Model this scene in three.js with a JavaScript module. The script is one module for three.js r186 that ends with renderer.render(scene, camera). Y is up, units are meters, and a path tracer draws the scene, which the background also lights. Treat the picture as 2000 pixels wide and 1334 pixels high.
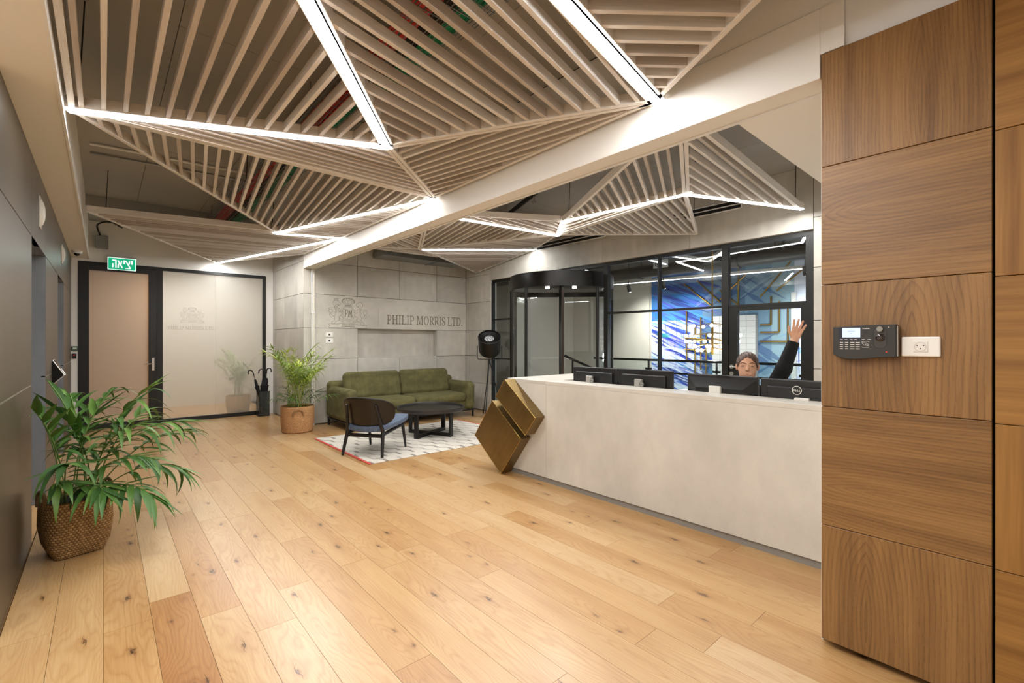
import * as THREE from 'three';
import { RoundedBoxGeometry } from 'three/addons/geometries/RoundedBoxGeometry.js';
import { mergeGeometries, mergeVertices, toCreasedNormals } from 'three/addons/utils/BufferGeometryUtils.js';
import { MarchingCubes } from 'three/addons/objects/MarchingCubes.js';
import { FontLoader } from 'three/addons/loaders/FontLoader.js';
import { TextGeometry } from 'three/addons/geometries/TextGeometry.js';
import { RectAreaLightUniformsLib } from 'three/addons/lights/RectAreaLightUniformsLib.js';

// ---------------------------------------------------------------- camera, exposure
// Axes: R (right along the lounge wall) = +x, Y up, D (depth, towards the glass door) = -z.
const scene = new THREE.Scene();
scene.background = new THREE.Color(0x000000);
const YAW = Math.atan(798 / 910), EYE = 1.42;
const camera = new THREE.PerspectiveCamera(2 * Math.atan(667 / 910) * 180 / Math.PI, 2000 / 1334, 0.05, 100);
camera.position.set(0, EYE, 0);
camera.lookAt(Math.sin(YAW), EYE, -Math.cos(YAW));
const renderer = new THREE.WebGLRenderer({ antialias: true });
renderer.toneMapping = THREE.LinearToneMapping;
renderer.toneMappingExposure = 1.27;
renderer.shadowMap.enabled = true;
RectAreaLightUniformsLib.init();
const LED = 92;                        // radiance of the ceiling light lines
const LOBBY = 6;                      // radiance of the lobby's lights
const WARM = new THREE.Color(0.985, 0.99, 1.0);

// ---------------------------------------------------------------- helpers
let seed = 7;
const rnd = (a = 0, b = 1) => { seed = (seed + 0x6d2b79f5) | 0; let t = Math.imul(seed ^ (seed >>> 15), 1 | seed); t = (t + Math.imul(t ^ (t >>> 7), 61 | t)) ^ t; return a + (b - a) * (((t ^ (t >>> 14)) >>> 0) / 4294967296); };
const V = (r, y, d) => new THREE.Vector3(r, y, -d);
const lerp = (a, b, t) => a + (b - a) * t, clamp = (x, a = 0, b = 1) => Math.min(b, Math.max(a, x));
const smooth = (a, b, x) => { const t = clamp((x - a) / (b - a)); return t * t * (3 - 2 * t); };
const taken = {};
const numbered = (n) => { taken[n] = (taken[n] ?? -1) + 1; return taken[n] ? n + '_' + String(taken[n]).padStart(3, '0') : n; };
function thing(name, label, category, r = 0, y = 0, d = 0, group) {
  const o = new THREE.Group(); o.name = numbered(name); o.position.copy(V(r, y, d));
  o.userData = { label, category }; if (group) o.userData.group = group;
  scene.add(o); return o;
}
function setting(name, label, category) { const o = thing(name, label, category); o.userData.kind = 'structure'; return o; }
function part(parent, name, geo, material, label) {
  const m = new THREE.Mesh(geo, material); m.name = name; m.castShadow = m.receiveShadow = true;
  if (label) m.userData.label = label;
  parent.add(m); return m;
}
function worldPart(parent, name, geo, material, label) {   // geometry given in world place, parent moved to its base
  const p = parent.position; geo.translate(-p.x, -p.y, -p.z); return part(parent, name, geo, material, label);
}
// uv in metres by the way each face points; off moves the pattern, turn swaps u and v
function metric(geo, ou = 0, ov = 0, turn = false, k = 1) {
  const p = geo.attributes.position, n = geo.attributes.normal, uv = new Float32Array(p.count * 2);
  for (let i = 0; i < p.count; i++) {
    const ax = Math.abs(n.getX(i)), ay = Math.abs(n.getY(i)), az = Math.abs(n.getZ(i));
    let a, b;
    if (ay >= ax && ay >= az) { a = p.getX(i); b = p.getZ(i); } else if (ax >= az) { a = p.getZ(i); b = p.getY(i); } else { a = p.getX(i); b = p.getY(i); }
    if (turn) [a, b] = [b, a];
    uv[2 * i] = (a + ou) * k; uv[2 * i + 1] = (b + ov) * k;
  }
  geo.setAttribute('uv', new THREE.BufferAttribute(uv, 2)); return geo;
}
function box(r0, r1, y0, y1, d0, d1, ou = 0, ov = 0, turn = false) {
  const g = new THREE.BoxGeometry(Math.abs(r1 - r0), Math.abs(y1 - y0), Math.abs(d1 - d0));
  g.translate((r0 + r1) / 2, (y0 + y1) / 2, -(d0 + d1) / 2); return metric(g, ou, ov, turn);
}
function rbox(r0, r1, y0, y1, d0, d1, rad = 0.01, seg = 2, ou = 0, ov = 0, turn = false) {
  const w = Math.abs(r1 - r0), h = Math.abs(y1 - y0), e = Math.abs(d1 - d0);
  const g = new RoundedBoxGeometry(w, h, e, seg, Math.min(rad, w / 2.01, h / 2.01, e / 2.01)).toNonIndexed();
  g.translate((r0 + r1) / 2, (y0 + y1) / 2, -(d0 + d1) / 2); return metric(g, ou, ov, turn);
}
// bar from a to b (Vector3, middle of its underside), w wide, h high; uv: v along it
function bar(a, b, w, h, ou = 0) {
  const x = b.clone().sub(a), len = x.length(); x.normalize();
  const z = new THREE.Vector3(0, 1, 0).cross(x).normalize().negate(), y = z.clone().cross(x).normalize();
  const g = new THREE.BoxGeometry(len, h, w); g.translate(len / 2, h / 2, 0);
  const p = g.attributes.position, n = g.attributes.normal, uv = new Float32Array(p.count * 2);
  for (let i = 0; i < p.count; i++) {
    uv[2 * i] = ou + (Math.abs(n.getY(i)) > 0.5 ? p.getZ(i) : p.getY(i) + p.getZ(i) * 0.3);
    uv[2 * i + 1] = ou * 7 + p.getX(i);
  }
  g.setAttribute('uv', new THREE.BufferAttribute(uv, 2));
  g.applyMatrix4(new THREE.Matrix4().makeBasis(x, y, z).setPosition(a)); return g;
}
function rod(a, b, r, seg = 10, r2 = r) {
  const d = b.clone().sub(a), g = new THREE.CylinderGeometry(r2, r, d.length(), seg);
  g.applyMatrix4(new THREE.Matrix4().makeRotationFromQuaternion(new THREE.Quaternion().setFromUnitVectors(new THREE.Vector3(0, 1, 0), d.clone().normalize())));
  g.translate((a.x + b.x) / 2, (a.y + b.y) / 2, (a.z + b.z) / 2); return g;
}
const tube = (pts, r, n = 24, seg = 8) => new THREE.TubeGeometry(new THREE.CatmullRomCurve3(pts), n, r, seg);
const merged = (list) => { const l = list.map((g) => { const q = g.index ? g.toNonIndexed() : g; for (const k of Object.keys(q.attributes)) if (!['position', 'normal', 'uv'].includes(k)) q.deleteAttribute(k); return q; }); return mergeGeometries(l); };

// ---------------------------------------------------------------- noise and textures
const hash = (x, y, s) => { let h = Math.imul(x, 374761393) + Math.imul(y, 668265263) + Math.imul(s, 1274126177); h = Math.imul(h ^ (h >>> 13), 1274126177); return ((h ^ (h >>> 16)) >>> 0) / 4294967296; };
function noise(x, y, s = 0) {
  const ix = Math.floor(x), iy = Math.floor(y), fx = x - ix, fy = y - iy, u = fx * fx * (3 - 2 * fx), v = fy * fy * (3 - 2 * fy);
  return lerp(lerp(hash(ix, iy, s), hash(ix + 1, iy, s), u), lerp(hash(ix, iy + 1, s), hash(ix + 1, iy + 1, s), u), v);
}
const fbm = (x, y, s = 0, o = 4) => { let a = 0, w = 0.5, t = 0; for (let i = 0; i < o; i++) { a += w * noise(x, y, s + i * 17); t += w; w *= 0.5; x *= 2.03; y *= 2.03; } return a / t; };
// the same, repeating over u, v = 0..1 (fx, fy whole numbers), for textures that are tiled
function pf(u, v, fx, fy, s = 0, o = 4) {
  let a = 0, w = 0.5, t = 0;
  for (let i = 0; i < o; i++) {
    const x = u * fx, y = v * fy, ix = Math.floor(x), iy = Math.floor(y), p = x - ix, q = y - iy, m = p * p * (3 - 2 * p), n = q * q * (3 - 2 * q), x0 = ((ix % fx) + fx) % fx, x1 = (x0 + 1) % fx, y0 = ((iy % fy) + fy) % fy, y1 = (y0 + 1) % fy, k = s + i * 17;
    a += w * lerp(lerp(hash(x0, y0, k), hash(x1, y0, k), m), lerp(hash(x0, y1, k), hash(x1, y1, k), m), n); t += w; w *= 0.5; fx *= 2; fy *= 2;
  }
  return a / t;
}
function texture(w, h, f, srgb = true, rep = null) {
  const d = new Uint8Array(w * h * 4);
  for (let j = 0; j < h; j++) for (let i = 0; i < w; i++) {
    const c = f((i + 0.5) / w, (j + 0.5) / h, i, j), k = (j * w + i) * 4;
    d[k] = clamp(c[0], 0, 255); d[k + 1] = clamp(c[1], 0, 255); d[k + 2] = clamp(c[2], 0, 255); d[k + 3] = 255;
  }
  const t = new THREE.DataTexture(d, w, h); t.magFilter = THREE.LinearFilter; t.minFilter = THREE.LinearMipmapLinearFilter; t.generateMipmaps = true;
  t.wrapS = t.wrapT = THREE.RepeatWrapping; if (srgb) t.colorSpace = THREE.SRGBColorSpace; if (rep) t.repeat.set(rep[0], rep[1]); t.needsUpdate = true; return t;
}
function canvasTexture(w, h, draw, srgb = true) {
  const c = document.createElement('canvas'); c.width = w; c.height = h; draw(c.getContext('2d'), w, h);
  const t = new THREE.CanvasTexture(c); t.anisotropy = 8; if (srgb) t.colorSpace = THREE.SRGBColorSpace; return t;
}
const mix3 = (a, b, t) => [lerp(a[0], b[0], t), lerp(a[1], b[1], t), lerp(a[2], b[2], t)];
const std = (color, roughness = 0.6, metalness = 0, more = {}) => new THREE.MeshStandardMaterial({ color, roughness, metalness, ...more });
const phy = (color, roughness = 0.5, more = {}) => new THREE.MeshPhysicalMaterial({ color, roughness, ...more });

// oak planks: u across the plank, v along it (one texture = 2 m)
function oak(s, light, dark, knots) {
  const K = []; for (let i = 0; i < knots; i++) K.push([hash(i, 1, s) * 0.8 + 0.1, hash(i, 2, s), 0.05 + 0.1 * hash(i, 3, s), hash(i, 4, s)]);
  return texture(256, 2048, (u, v) => {
    let wu = u, dk = 0, halo = 0;
    for (const [ku, kv, r, big] of K) {
      const du = (u - ku) * 0.187, dv = (v - kv) * 2, d = Math.hypot(du / r, dv / (r * 1.9));
      wu += (u - ku) * -0.75 * Math.exp(-d * d * 0.55);
      const e = Math.hypot((du + 0.012 * (noise(v * 120, u * 6, s) - 0.5)) / (0.005 + 0.007 * big), (dv + 0.02 * (noise(u * 12, v * 40, s + 4) - 0.5)) / (0.008 + 0.022 * big));
      dk = Math.max(dk, Math.exp(-e * e) * (0.3 + 0.6 * big) * (0.35 + 1.1 * noise(u * 30, v * 300, s + 41))); halo = Math.max(halo, Math.exp(-e * e * 0.13));
    }
    const warp = fbm(u * 1.2 + 3, v * 2.2, s, 3) * 1.9 + fbm(u * 3, v * 7, s + 5, 2) * 0.24;
    const ring = wu * 2.2 + warp * 1.5, fr = (ring * 5.2) % 1, line = Math.pow(1 - Math.abs(2 * fr - 1), 3);
    const pore = Math.pow(noise(u * 110, v * 46, s + 9), 3), fine = fbm(u * 60, v * 6, s + 3, 2), blot = fbm(u * 1.5, v * 4, s + 31, 3);
    let t = clamp(0.2 + 0.32 * line + 0.34 * (fine - 0.5) + 0.62 * (blot - 0.5) + 0.2 * pore + 0.45 * halo * (0.4 + 0.6 * line));
    let c = mix3(light, dark, t);
    c = mix3(c, [60, 38, 24], clamp(dk * (0.65 + 0.6 * noise(u * 40, v * 160, s + 2))));
    const crack = K.length && Math.abs((u - K[0][0]) * 0.187 - 0.004 * (noise(v * 60, 3, s) - 0.5) * 4) < 0.0016 * Math.max(0, 1 - Math.abs(v - K[0][1]) * 2 / 0.07);
    return crack ? mix3(c, [50, 32, 22], 0.8) : c;
  });
}
const oakTones = [
  [[235, 205, 160], [196, 152, 102], 2], [[231, 198, 150], [188, 142, 92], 3], [[239, 212, 172], [206, 166, 118], 2], [[228, 193, 144], [190, 146, 98], 4],
  [[236, 208, 164], [200, 158, 110], 1], [[226, 188, 138], [182, 134, 86], 3], [[242, 218, 182], [212, 174, 128], 0], [[214, 170, 120], [164, 114, 70], 4], [[233, 201, 154], [194, 150, 100], 0]];
const oakMats = oakTones.map(([a, b, k], i) => phy(0xd3c7b4, 0.33, { map: oak(11 + i * 13, a, b, k), clearcoat: 0.25, clearcoatRoughness: 0.22 }));
const oakEdge = std(0x7a5636, 0.8);

// teak wall panels and the yellower pine-like boards beside them
function teak(s, light, dark, wide) {
  return texture(512, 512, (u, v) => {
    const cx = 0.25 + 0.5 * hash(1, 1, s), q = Math.abs(u - cx) * 1.7;
    const w = fbm(u * 2.2, v * 0.8, s, 3), ring = q * wide + (v - 0.45 + 0.3 * w) * (v - 0.45 + 0.3 * w) * 0.9 * Math.exp(-q * 3.2) + w * 0.3 + 0.02 * fbm(u * 14, v * 7, s + 4, 2);
    const fr = (ring * 11) % 1, line = Math.pow(fr, 5) * (0.35 + 0.9 * fbm(u * 5, v * 2, s + 21, 2));
    const fine = fbm(u * 90, v * 3, s + 3, 3), band = fbm(u * 9, v * 0.5, s + 8, 3), pore = Math.pow(noise(u * 300, v * 26, s + 6), 4);
    return mix3(light, dark, clamp(0.2 + 0.5 * line + 0.5 * (fine - 0.5) + 0.75 * (band - 0.5) + 0.16 * pore));
  });
}
const teakMaps = [1, 2, 3, 4, 5].map((i) => teak(100 + i * 7, [154, 115, 68], [92, 63, 34], 1.6 + (i % 3) * 0.5));
const teakMats = teakMaps.map((m) => phy(0xffffff, 0.42, { map: m }));
const pineMap = texture(256, 512, (u, v) => {
  const l = Math.pow(pf(u, v, 26, 1, 77, 3), 1.5), f = pf(u, v, 90, 3, 78, 2);
  return mix3([172, 126, 64], [116, 78, 34], clamp(0.1 + 0.8 * l + 0.35 * (f - 0.5)));
});
const pineMat = phy(0xffffff, 0.45, { map: pineMap });

// fair-faced concrete
const concreteMap = texture(1024, 1024, (u, v) => {
  const a = pf(u, v, 3, 3, 5, 5), b = pf(u, v, 11, 11, 15, 4), c = pf(u, v, 300, 300, 25, 1), st = pf(u, v, 14, 2, 35, 3);
  const l = 216 + 36 * (a - 0.5) + 14 * (b - 0.5) + 6 * (c - 0.5) + 12 * (st - 0.5);
  const pit = pf(u, v, 160, 160, 45, 1) > 0.97 ? 10 : 0;
  return [l - pit, l * 0.985 - pit, l * 0.95 - pit];
});
const concreteBump = texture(512, 512, (u, v) => { const l = 128 + 60 * (pf(u, v, 20, 20, 5, 4) - 0.5) - (pf(u, v, 130, 130, 45, 1) > 0.95 ? 60 : 0); return [l, l, l]; }, false);
const conc = (color, rough = 0.72, more = {}) => std(color, rough, 0, { map: concreteMap, bumpMap: concreteBump, bumpScale: 0.0012, ...more });
const concreteMats = [conc(0xeae7e1), conc(0xe3e0da), conc(0xf0ede7)];
const deskMap = texture(1024, 1024, (u, v) => { const l = 216 + 30 * (pf(u, v, 6, 6, 55, 5) - 0.5) + 10 * (pf(u, v, 40, 20, 65, 3) - 0.5) + 4 * (pf(u, v, 400, 400, 75, 1) - 0.5); return [l, l * 0.985, l * 0.955]; }, true, [0.4, 0.4]);
const deskMat = phy(0xf2efe9, 0.36, { map: deskMap });
// slat wood: pale limed timber, grain along v
const slatMap = texture(128, 1024, (u, v) => {
  const f = pf(u, v, 26, 5, 200, 3), g = Math.pow(pf(u, v, 60, 14, 203, 1), 2), kn = pf(u, v, 3, 3, 207, 3);
  return mix3([234, 229, 222], [204, 195, 184], clamp(0.2 + 0.7 * (f - 0.4) + 0.2 * g + 0.4 * (kn - 0.5)));
});
slatMap.repeat.set(6, 1);
const slatMat = std(0xffffff, 0.62, 0, { map: slatMap }), slatMats = [slatMat, std(0xece8e4, 0.62, 0, { map: slatMap }), std(0xd6cfc8, 0.62, 0, { map: slatMap })];
const laminateMap = texture(512, 512, (u, v) => { const l = 112 + 30 * (pf(u, v, 5, 1, 300, 4) - 0.5) + 12 * (pf(u, v, 60, 5, 303, 2) - 0.5); return [l, l * 0.93, l * 0.82]; });
const laminateMat = phy(0xa89f92, 0.36, { map: laminateMap });
const niche = conc(0x8f959f, 0.4);
const white = std(0xeae7e0, 0.7), white2 = std(0xe6e5e2, 0.7), dryCeil = std(0xa2a09b, 0.85), black = std(0x0d0c0b, 0.42), blackSatin = phy(0x11100f, 0.35), gap = std(0x1b1916, 0.9);
const chrome = std(0xd2d2d0, 0.22, 1), darkMetal = std(0x24211e, 0.4, 0.6), galv = std(0x9a9c9c, 0.38, 0.85), cable = std(0x151515, 0.6);
const emissive = (c, k, base = 0xffffff) => new THREE.MeshStandardMaterial({ color: base, emissive: c, emissiveIntensity: k, roughness: 0.5 });
const ledMat = emissive(new THREE.Color(0.99, 0.99, 0.985), 22), lobbyLed = emissive(new THREE.Color(1, 0.97, 0.92), 4);
const clearGlass = phy(0xf4f8f8, 0.0, { transmission: 1, thickness: 0, ior: 1.5 });

// ================================================================ the setting
// ---- floor: oak planks running in depth
const XL = -0.38, XR = 5.87, DB = 10.08, DS = 8.2, CEIL = 3.36;
{
  const f = setting('floor', 'oak plank floor with knots running towards the glass door', 'floor');
  part(f, 'subfloor', box(-3.2, 11, -0.2, -0.021, -3.2, 13.2), gap);
  const PW = 0.187, done = [];
  for (let c = -2; c * PW < XR; c++) {
    const r0 = Math.max(c * PW, XL), r1 = Math.min((c + 1) * PW, XR); if (r1 - r0 < 0.02) continue;
    let d = 0.15 - rnd(0, 1.5);
    if (c === 1) d = 1.32;                        // the dark knotty plank near the camera
    let first = true;
    if (c === 1) done.push([r0, r1, -0.5, 1.32, 3]);
    while (d < DB) {
      const len = c === 1 && first ? 1.88 : rnd(1.25, 1.98), e = Math.min(d + len, DB);
      if (e > 0.1) done.push([r0, r1, d, e, c === 1 && first ? 7 : Math.min(8, Math.floor(Math.pow(rnd(), 1.05) * 9)), c === 1 && first]);
      d = e; first = false;
    }
  }
  for (const [r0, r1, d0, d1, m, dark] of done) {
    const g = new THREE.BoxGeometry(r1 - r0 - 0.0016, 0.02, d1 - d0 - 0.0016); g.translate((r0 + r1) / 2, -0.01, -(d0 + d1) / 2);
    const fu = rnd() < 0.5, fv = rnd() < 0.5, p = g.attributes.position, uv = g.attributes.uv, mi = m === 7 && !dark && true ? Math.floor(rnd(0, 7)) : m;
    for (let i = 0; i < p.count; i++) { let u = (p.getX(i) - r0) / PW, v = (-p.getZ(i) - d0) / 2; if (fu) u = 1 - u; if (fv) v = 1 - v; uv.setXY(i, u, v); }
    part(f, 'plank', g, oakMats[mi]);
  }
  for (const [a, b, c, d] of [[-3.1, XL, -3, 10.4], [XL, XR, -3, 0.08], [XL, 2.6, DB, 12.8]]) part(f, 'floor_board', box(a, b, -0.02, -0.0005, c, d), std(0xcaa06c, 0.45), 'plain oak boards beyond the hall');
  part(f, 'lobby_tiles', box(XR, 10.8, -0.02, 0.0, -1, 12.6), std(0xb8b4ac, 0.3), 'grey stone floor of the lobby behind the glass');
}
// ---- ceiling: flat dry-lining boards above the slats
{
  const c = setting('ceiling', 'grey taupe dry lining boards above the slat panels', 'ceiling');
  part(c, 'slab', box(-3.2, 11, CEIL + 0.02, CEIL + 0.2, -3.2, 13.2), gap);
  for (let i = 0; i < 4; i++) for (let j = 0; j < 5; j++) {
    const r0 = XL + i * 0.73, r1 = Math.min(XL + (i + 1) * 0.73, 2.53), d0 = -1.7 + j * 2.4 + (i % 2) * 0.4, d1 = Math.min(d0 + 2.4, DB);
    if (d0 < DB) part(c, 'ceiling_board', box(r0 + 0.002, r1 - 0.002, CEIL, CEIL + 0.02, d0 + 0.002, d1 - 0.002), dryCeil);
  }
  for (let i = 0; i < 3; i++) for (let j = 0; j < 4; j++) part(c, 'ceiling_board', box(2.72 + i * 1.05, 2.716 + (i + 1) * 1.05, CEIL, CEIL + 0.02, 1.15 + j * 1.77, 1.146 + (j + 1) * 1.77), dryCeil);
  part(c, 'downstand', box(XL, 2.53, CEIL - 0.14, CEIL - 0.001, 8.3, 8.62), dryCeil, 'shallow rib across the ceiling');
  part(c, 'near_board', box(-3.1, 2.53, CEIL + 0.001, CEIL + 0.018, -3, -1.7), dryCeil);
}
// ---- left wall with two lift recesses
{
  const w = setting('wall_left', 'taupe laminate clad lift wall with thin metal joint line', 'wall');
  const segs = [[3.3, 4.7], [4.7, 5.77], [5.77, 7.21], [7.21, 8.2], [8.2, DB]], rows = [[0.0, 1.109], [1.119, 2.162], [2.168, 2.742]];
  segs.forEach(([a, b], i) => rows.forEach(([y0, y1], j) => {
    if ((i === 1 || i === 3) && j < 2) return;
    part(w, 'wall_panel', box(XL - 0.03, XL, y0, y1, a + 0.0015, b - 0.0015, rnd(0, 3), rnd(0, 3)), laminateMat);
  }));
  for (const i of [0, 2, 4]) part(w, 'joint_strip', box(XL - 0.028, XL - 0.002, 1.109, 1.119, segs[i][0], segs[i][1]), std(0xd8d2c6, 0.25, 0.8), 'thin bright metal joint strip');
  part(w, 'wall_core', merged([box(XL - 0.32, XL - 0.03, 0, CEIL, 3.3, 4.68), box(XL - 0.32, XL - 0.03, 2.19, CEIL, 4.68, 5.79), box(XL - 0.32, XL - 0.03, 0, CEIL, 5.79, 7.19), box(XL - 0.32, XL - 0.03, 2.19, CEIL, 7.19, 8.22), box(XL - 0.32, XL - 0.03, 0, CEIL, 8.22, DB + 0.3)]), gap);
  for (const [a, b, n] of [[4.7, 5.77, 1], [7.21, 8.2, 2]]) {
    part(w, 'recess_jamb', box(XL - 0.32, XL - 0.001, 0, 2.168, b, b + 0.02), niche, 'blue grey side of the lift recess');
    part(w, 'recess_jamb', box(XL - 0.32, XL - 0.001, 0, 2.168, a - 0.02, a), niche);
    part(w, 'recess_head', box(XL - 0.32, XL - 0.001, 2.168, 2.188, a, b), niche);
    const dr = setting('door_' + (n + 1), n === 1 ? 'nearer steel lift door deep in the left wall recess' : 'farther steel lift door deep in the left wall recess', 'lift door');
    for (const k of [0, 1]) part(dr, 'door_leaf', box(XL - 0.31, XL - 0.28, 0.01, 2.16, lerp(a, b, k / 2) + 0.002, lerp(a, b, (k + 1) / 2) - 0.002), std(0x8d9097, 0.3, 0.8));
  }
  const bh = setting('ceiling_bulkhead', 'cream plaster bulkhead along the top of the lift wall', 'bulkhead');
  part(bh, 'soffit', box(XL, -0.185, 2.745, 2.765, -3, DB), white); part(bh, 'fascia', box(-0.2, -0.18, 2.765, CEIL, -3, DB), white);
  part(bh, 'edge_bead', box(-0.186, -0.172, 2.74, 2.752, -3, DB), white2);
}
// ---- side corridor on the left near the camera, walls behind the camera
{
  const a = setting('wall_rear', 'white wall behind the camera', 'wall'); part(a, 'plaster', box(-3.2, 3.2, 0, CEIL, -3.2, -3), white);
  const b = setting('wall_corridor', 'white end wall of the side corridor', 'wall'); part(b, 'plaster', box(-3.2, -3.1, 0, CEIL, -3, 3.6), white);
  part(b, 'lift_side', box(-3.1, XL - 0.32, 0, CEIL, 3.3, 3.6), white);
}
// ---- back wall round the frosted door
{
  const w = setting('wall_back', 'cream plaster wall round the frosted glass door', 'wall');
  part(w, 'plaster', merged([box(XL, -0.3, 0, 2.705, DB, DB + 0.2), box(2.4, 2.55, 0, 2.705, DB, DB + 0.2), box(XL, 2.55, 2.705, CEIL, DB, DB + 0.2)]), white);
  const rm = setting('wall_inner', 'warm timber and white walls of the room behind the frosted glass', 'wall');
  part(rm, 'timber_lining', box(-0.9, 0.82, 0, 2.9, 12.0, 12.1), std(0xbc8a52, 0.6)); part(rm, 'plaster', merged([box(0.82, 3.2, 0, 2.9, 12.4, 12.5), box(0.8, 0.86, 0, 2.9, 12.1, 12.4), box(-0.95, -0.9, 0, 2.9, 10.3, 12.1), box(3.15, 3.2, 0, 2.9, 10.3, 12.5)]), white2);
  part(rm, 'inner_ceiling', box(-0.95, 3.2, 2.9, 2.95, 10.28, 12.5), white2);
  const t = thing('ceiling_panel_light', 'bright ceiling panel behind the frosted glass', 'light', 1.4, 2.89, 11.2);
  part(t, 'diffuser', box(-0.6, 0.6, -0.02, 0, -0.3, 0.3), emissive(new THREE.Color(1, 0.95, 0.86), 2));
  addArea(t, 0, -0.03, 0, 1.2, 0.6, 11);
}
function addArea(parent, r, y, d, w, h, k, color = WARM, dir = 'down', axis = null) {
  const l = new THREE.RectAreaLight(color, k, w, h); l.castShadow = true; l.position.copy(V(r, y, d));
  const z = dir === 'down' ? new THREE.Vector3(0, 1, 0) : dir.clone().negate(), x = axis || new THREE.Vector3(1, 0, 0), yy = z.clone().cross(x);
  l.quaternion.setFromRotationMatrix(new THREE.Matrix4().makeBasis(x, yy, z)); parent.add(l); return l;
}
// ---- crest drawing, shared by the wall tile and the glass
function drawCrest(g, x, y, s, color, lw) {       // s = width in px of a drawing 150 wide, 108 high
  const k = s / 150; g.save(); g.translate(x, y); g.scale(k, k); g.strokeStyle = g.fillStyle = color; g.lineWidth = lw / k; g.lineCap = g.lineJoin = 'round';
  const path = (pts, close) => { g.beginPath(); pts.forEach(([a, b], i) => i ? g.lineTo(a, b) : g.moveTo(a, b)); if (close) g.closePath(); g.stroke(); };
  g.beginPath(); g.ellipse(77, 60, 23.5, 31, 0, 0, 7); g.stroke(); g.beginPath(); g.ellipse(77, 60, 18.5, 25.5, 0, 0, 7); g.stroke();
  g.lineWidth = 2.6; path([[66, 72], [67, 48]]); g.lineWidth = 1.6; g.beginPath(); g.moveTo(66, 47); g.bezierCurveTo(80, 42, 78, 64, 67, 62); g.stroke();
  g.lineWidth = 2.4; path([[77, 73], [81, 50], [84, 64], [89, 49], [91, 74]]); g.lineWidth = 1.4; path([[75, 73], [80, 73]]); path([[84, 62], [84, 74]]);
  g.lineWidth = lw / k;
  g.beginPath(); g.moveTo(66, 28); g.bezierCurveTo(48, 14, 56, 2, 72, 6); g.bezierCurveTo(75, 1, 79, 1, 82, 6); g.bezierCurveTo(98, 2, 106, 14, 88, 28); g.closePath(); g.stroke();
  g.beginPath(); g.moveTo(69, 25); g.bezierCurveTo(58, 15, 64, 8, 73, 10); g.bezierCurveTo(75, 16, 75, 20, 74, 25); g.moveTo(85, 25); g.bezierCurveTo(96, 15, 90, 8, 81, 10); g.bezierCurveTo(79, 16, 79, 20, 80, 25); g.stroke();
  for (let i = 0; i < 15; i++) { const a = Math.PI * (0.92 + i * 1.16 / 14); g.beginPath(); g.arc(77 + 24 * Math.cos(a), 16 + 13 * Math.sin(a) * 1.0, 1.7, 0, 7); g.stroke(); }
  path([[64, 30], [90, 30], [88, 34], [66, 34]], true);
  for (const m of [1, -1]) {                       // the two rearing beasts, the right one mirrored
    g.save(); if (m < 0) { g.translate(154, 3); g.scale(-1, 1); }
    path([[20, 20], [26, 13], [36, 13], [46, 22], [47, 27], [42, 31], [38, 28], [33, 27]]); path([[38, 28], [40, 33], [34, 35]]); path([[20, 20], [20, 27], [25, 33], [27, 40], [32, 43]]); path([[29, 30], [31, 37], [37, 41], [44, 44], [51, 50], [56, 56]]);
    path([[32, 43], [34, 52], [28, 66], [24, 74], [27, 84], [24, 90], [16, 93], [14, 99], [20, 102], [27, 99], [29, 92], [40, 88], [44, 82], [40, 76], [45, 70], [52, 66], [50, 58], [42, 55], [40, 48]]);
    path([[40, 76], [48, 84], [58, 86], [60, 92], [52, 92], [42, 87]]); path([[42, 55], [50, 52], [56, 56]]); path([[45, 70], [54, 74], [58, 80]]);
    path([[24, 74], [16, 70], [13, 62], [18, 54], [16, 46], [7, 48], [3, 54], [8, 60], [13, 62]]); path([[7, 48], [2, 44], [12, 41], [20, 40], [24, 44]]); path([[13, 62], [6, 66], [10, 74], [16, 78]]);
    path([[25, 37], [30, 50], [26, 60]]);
    g.restore();
  }
  path([[25, 13], [24, 6], [29, 9], [31, 4], [34, 9], [38, 5], [38, 13]]);
  path([[40, 102], [3, 102], [8, 108], [3, 115], [38, 115]]); path([[113, 104], [151, 104], [146, 110], [151, 117], [116, 117]]);
  path([[40, 100], [77, 96], [114, 102]]); path([[38, 116], [77, 111], [116, 117]]);
  g.font = 'bold 6px serif'; g.textAlign = 'center'; g.fillText('PHILIP MORRIS', 77, 105); g.fillText('INTERNATIONAL', 77, 111.5); g.restore();
}
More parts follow.
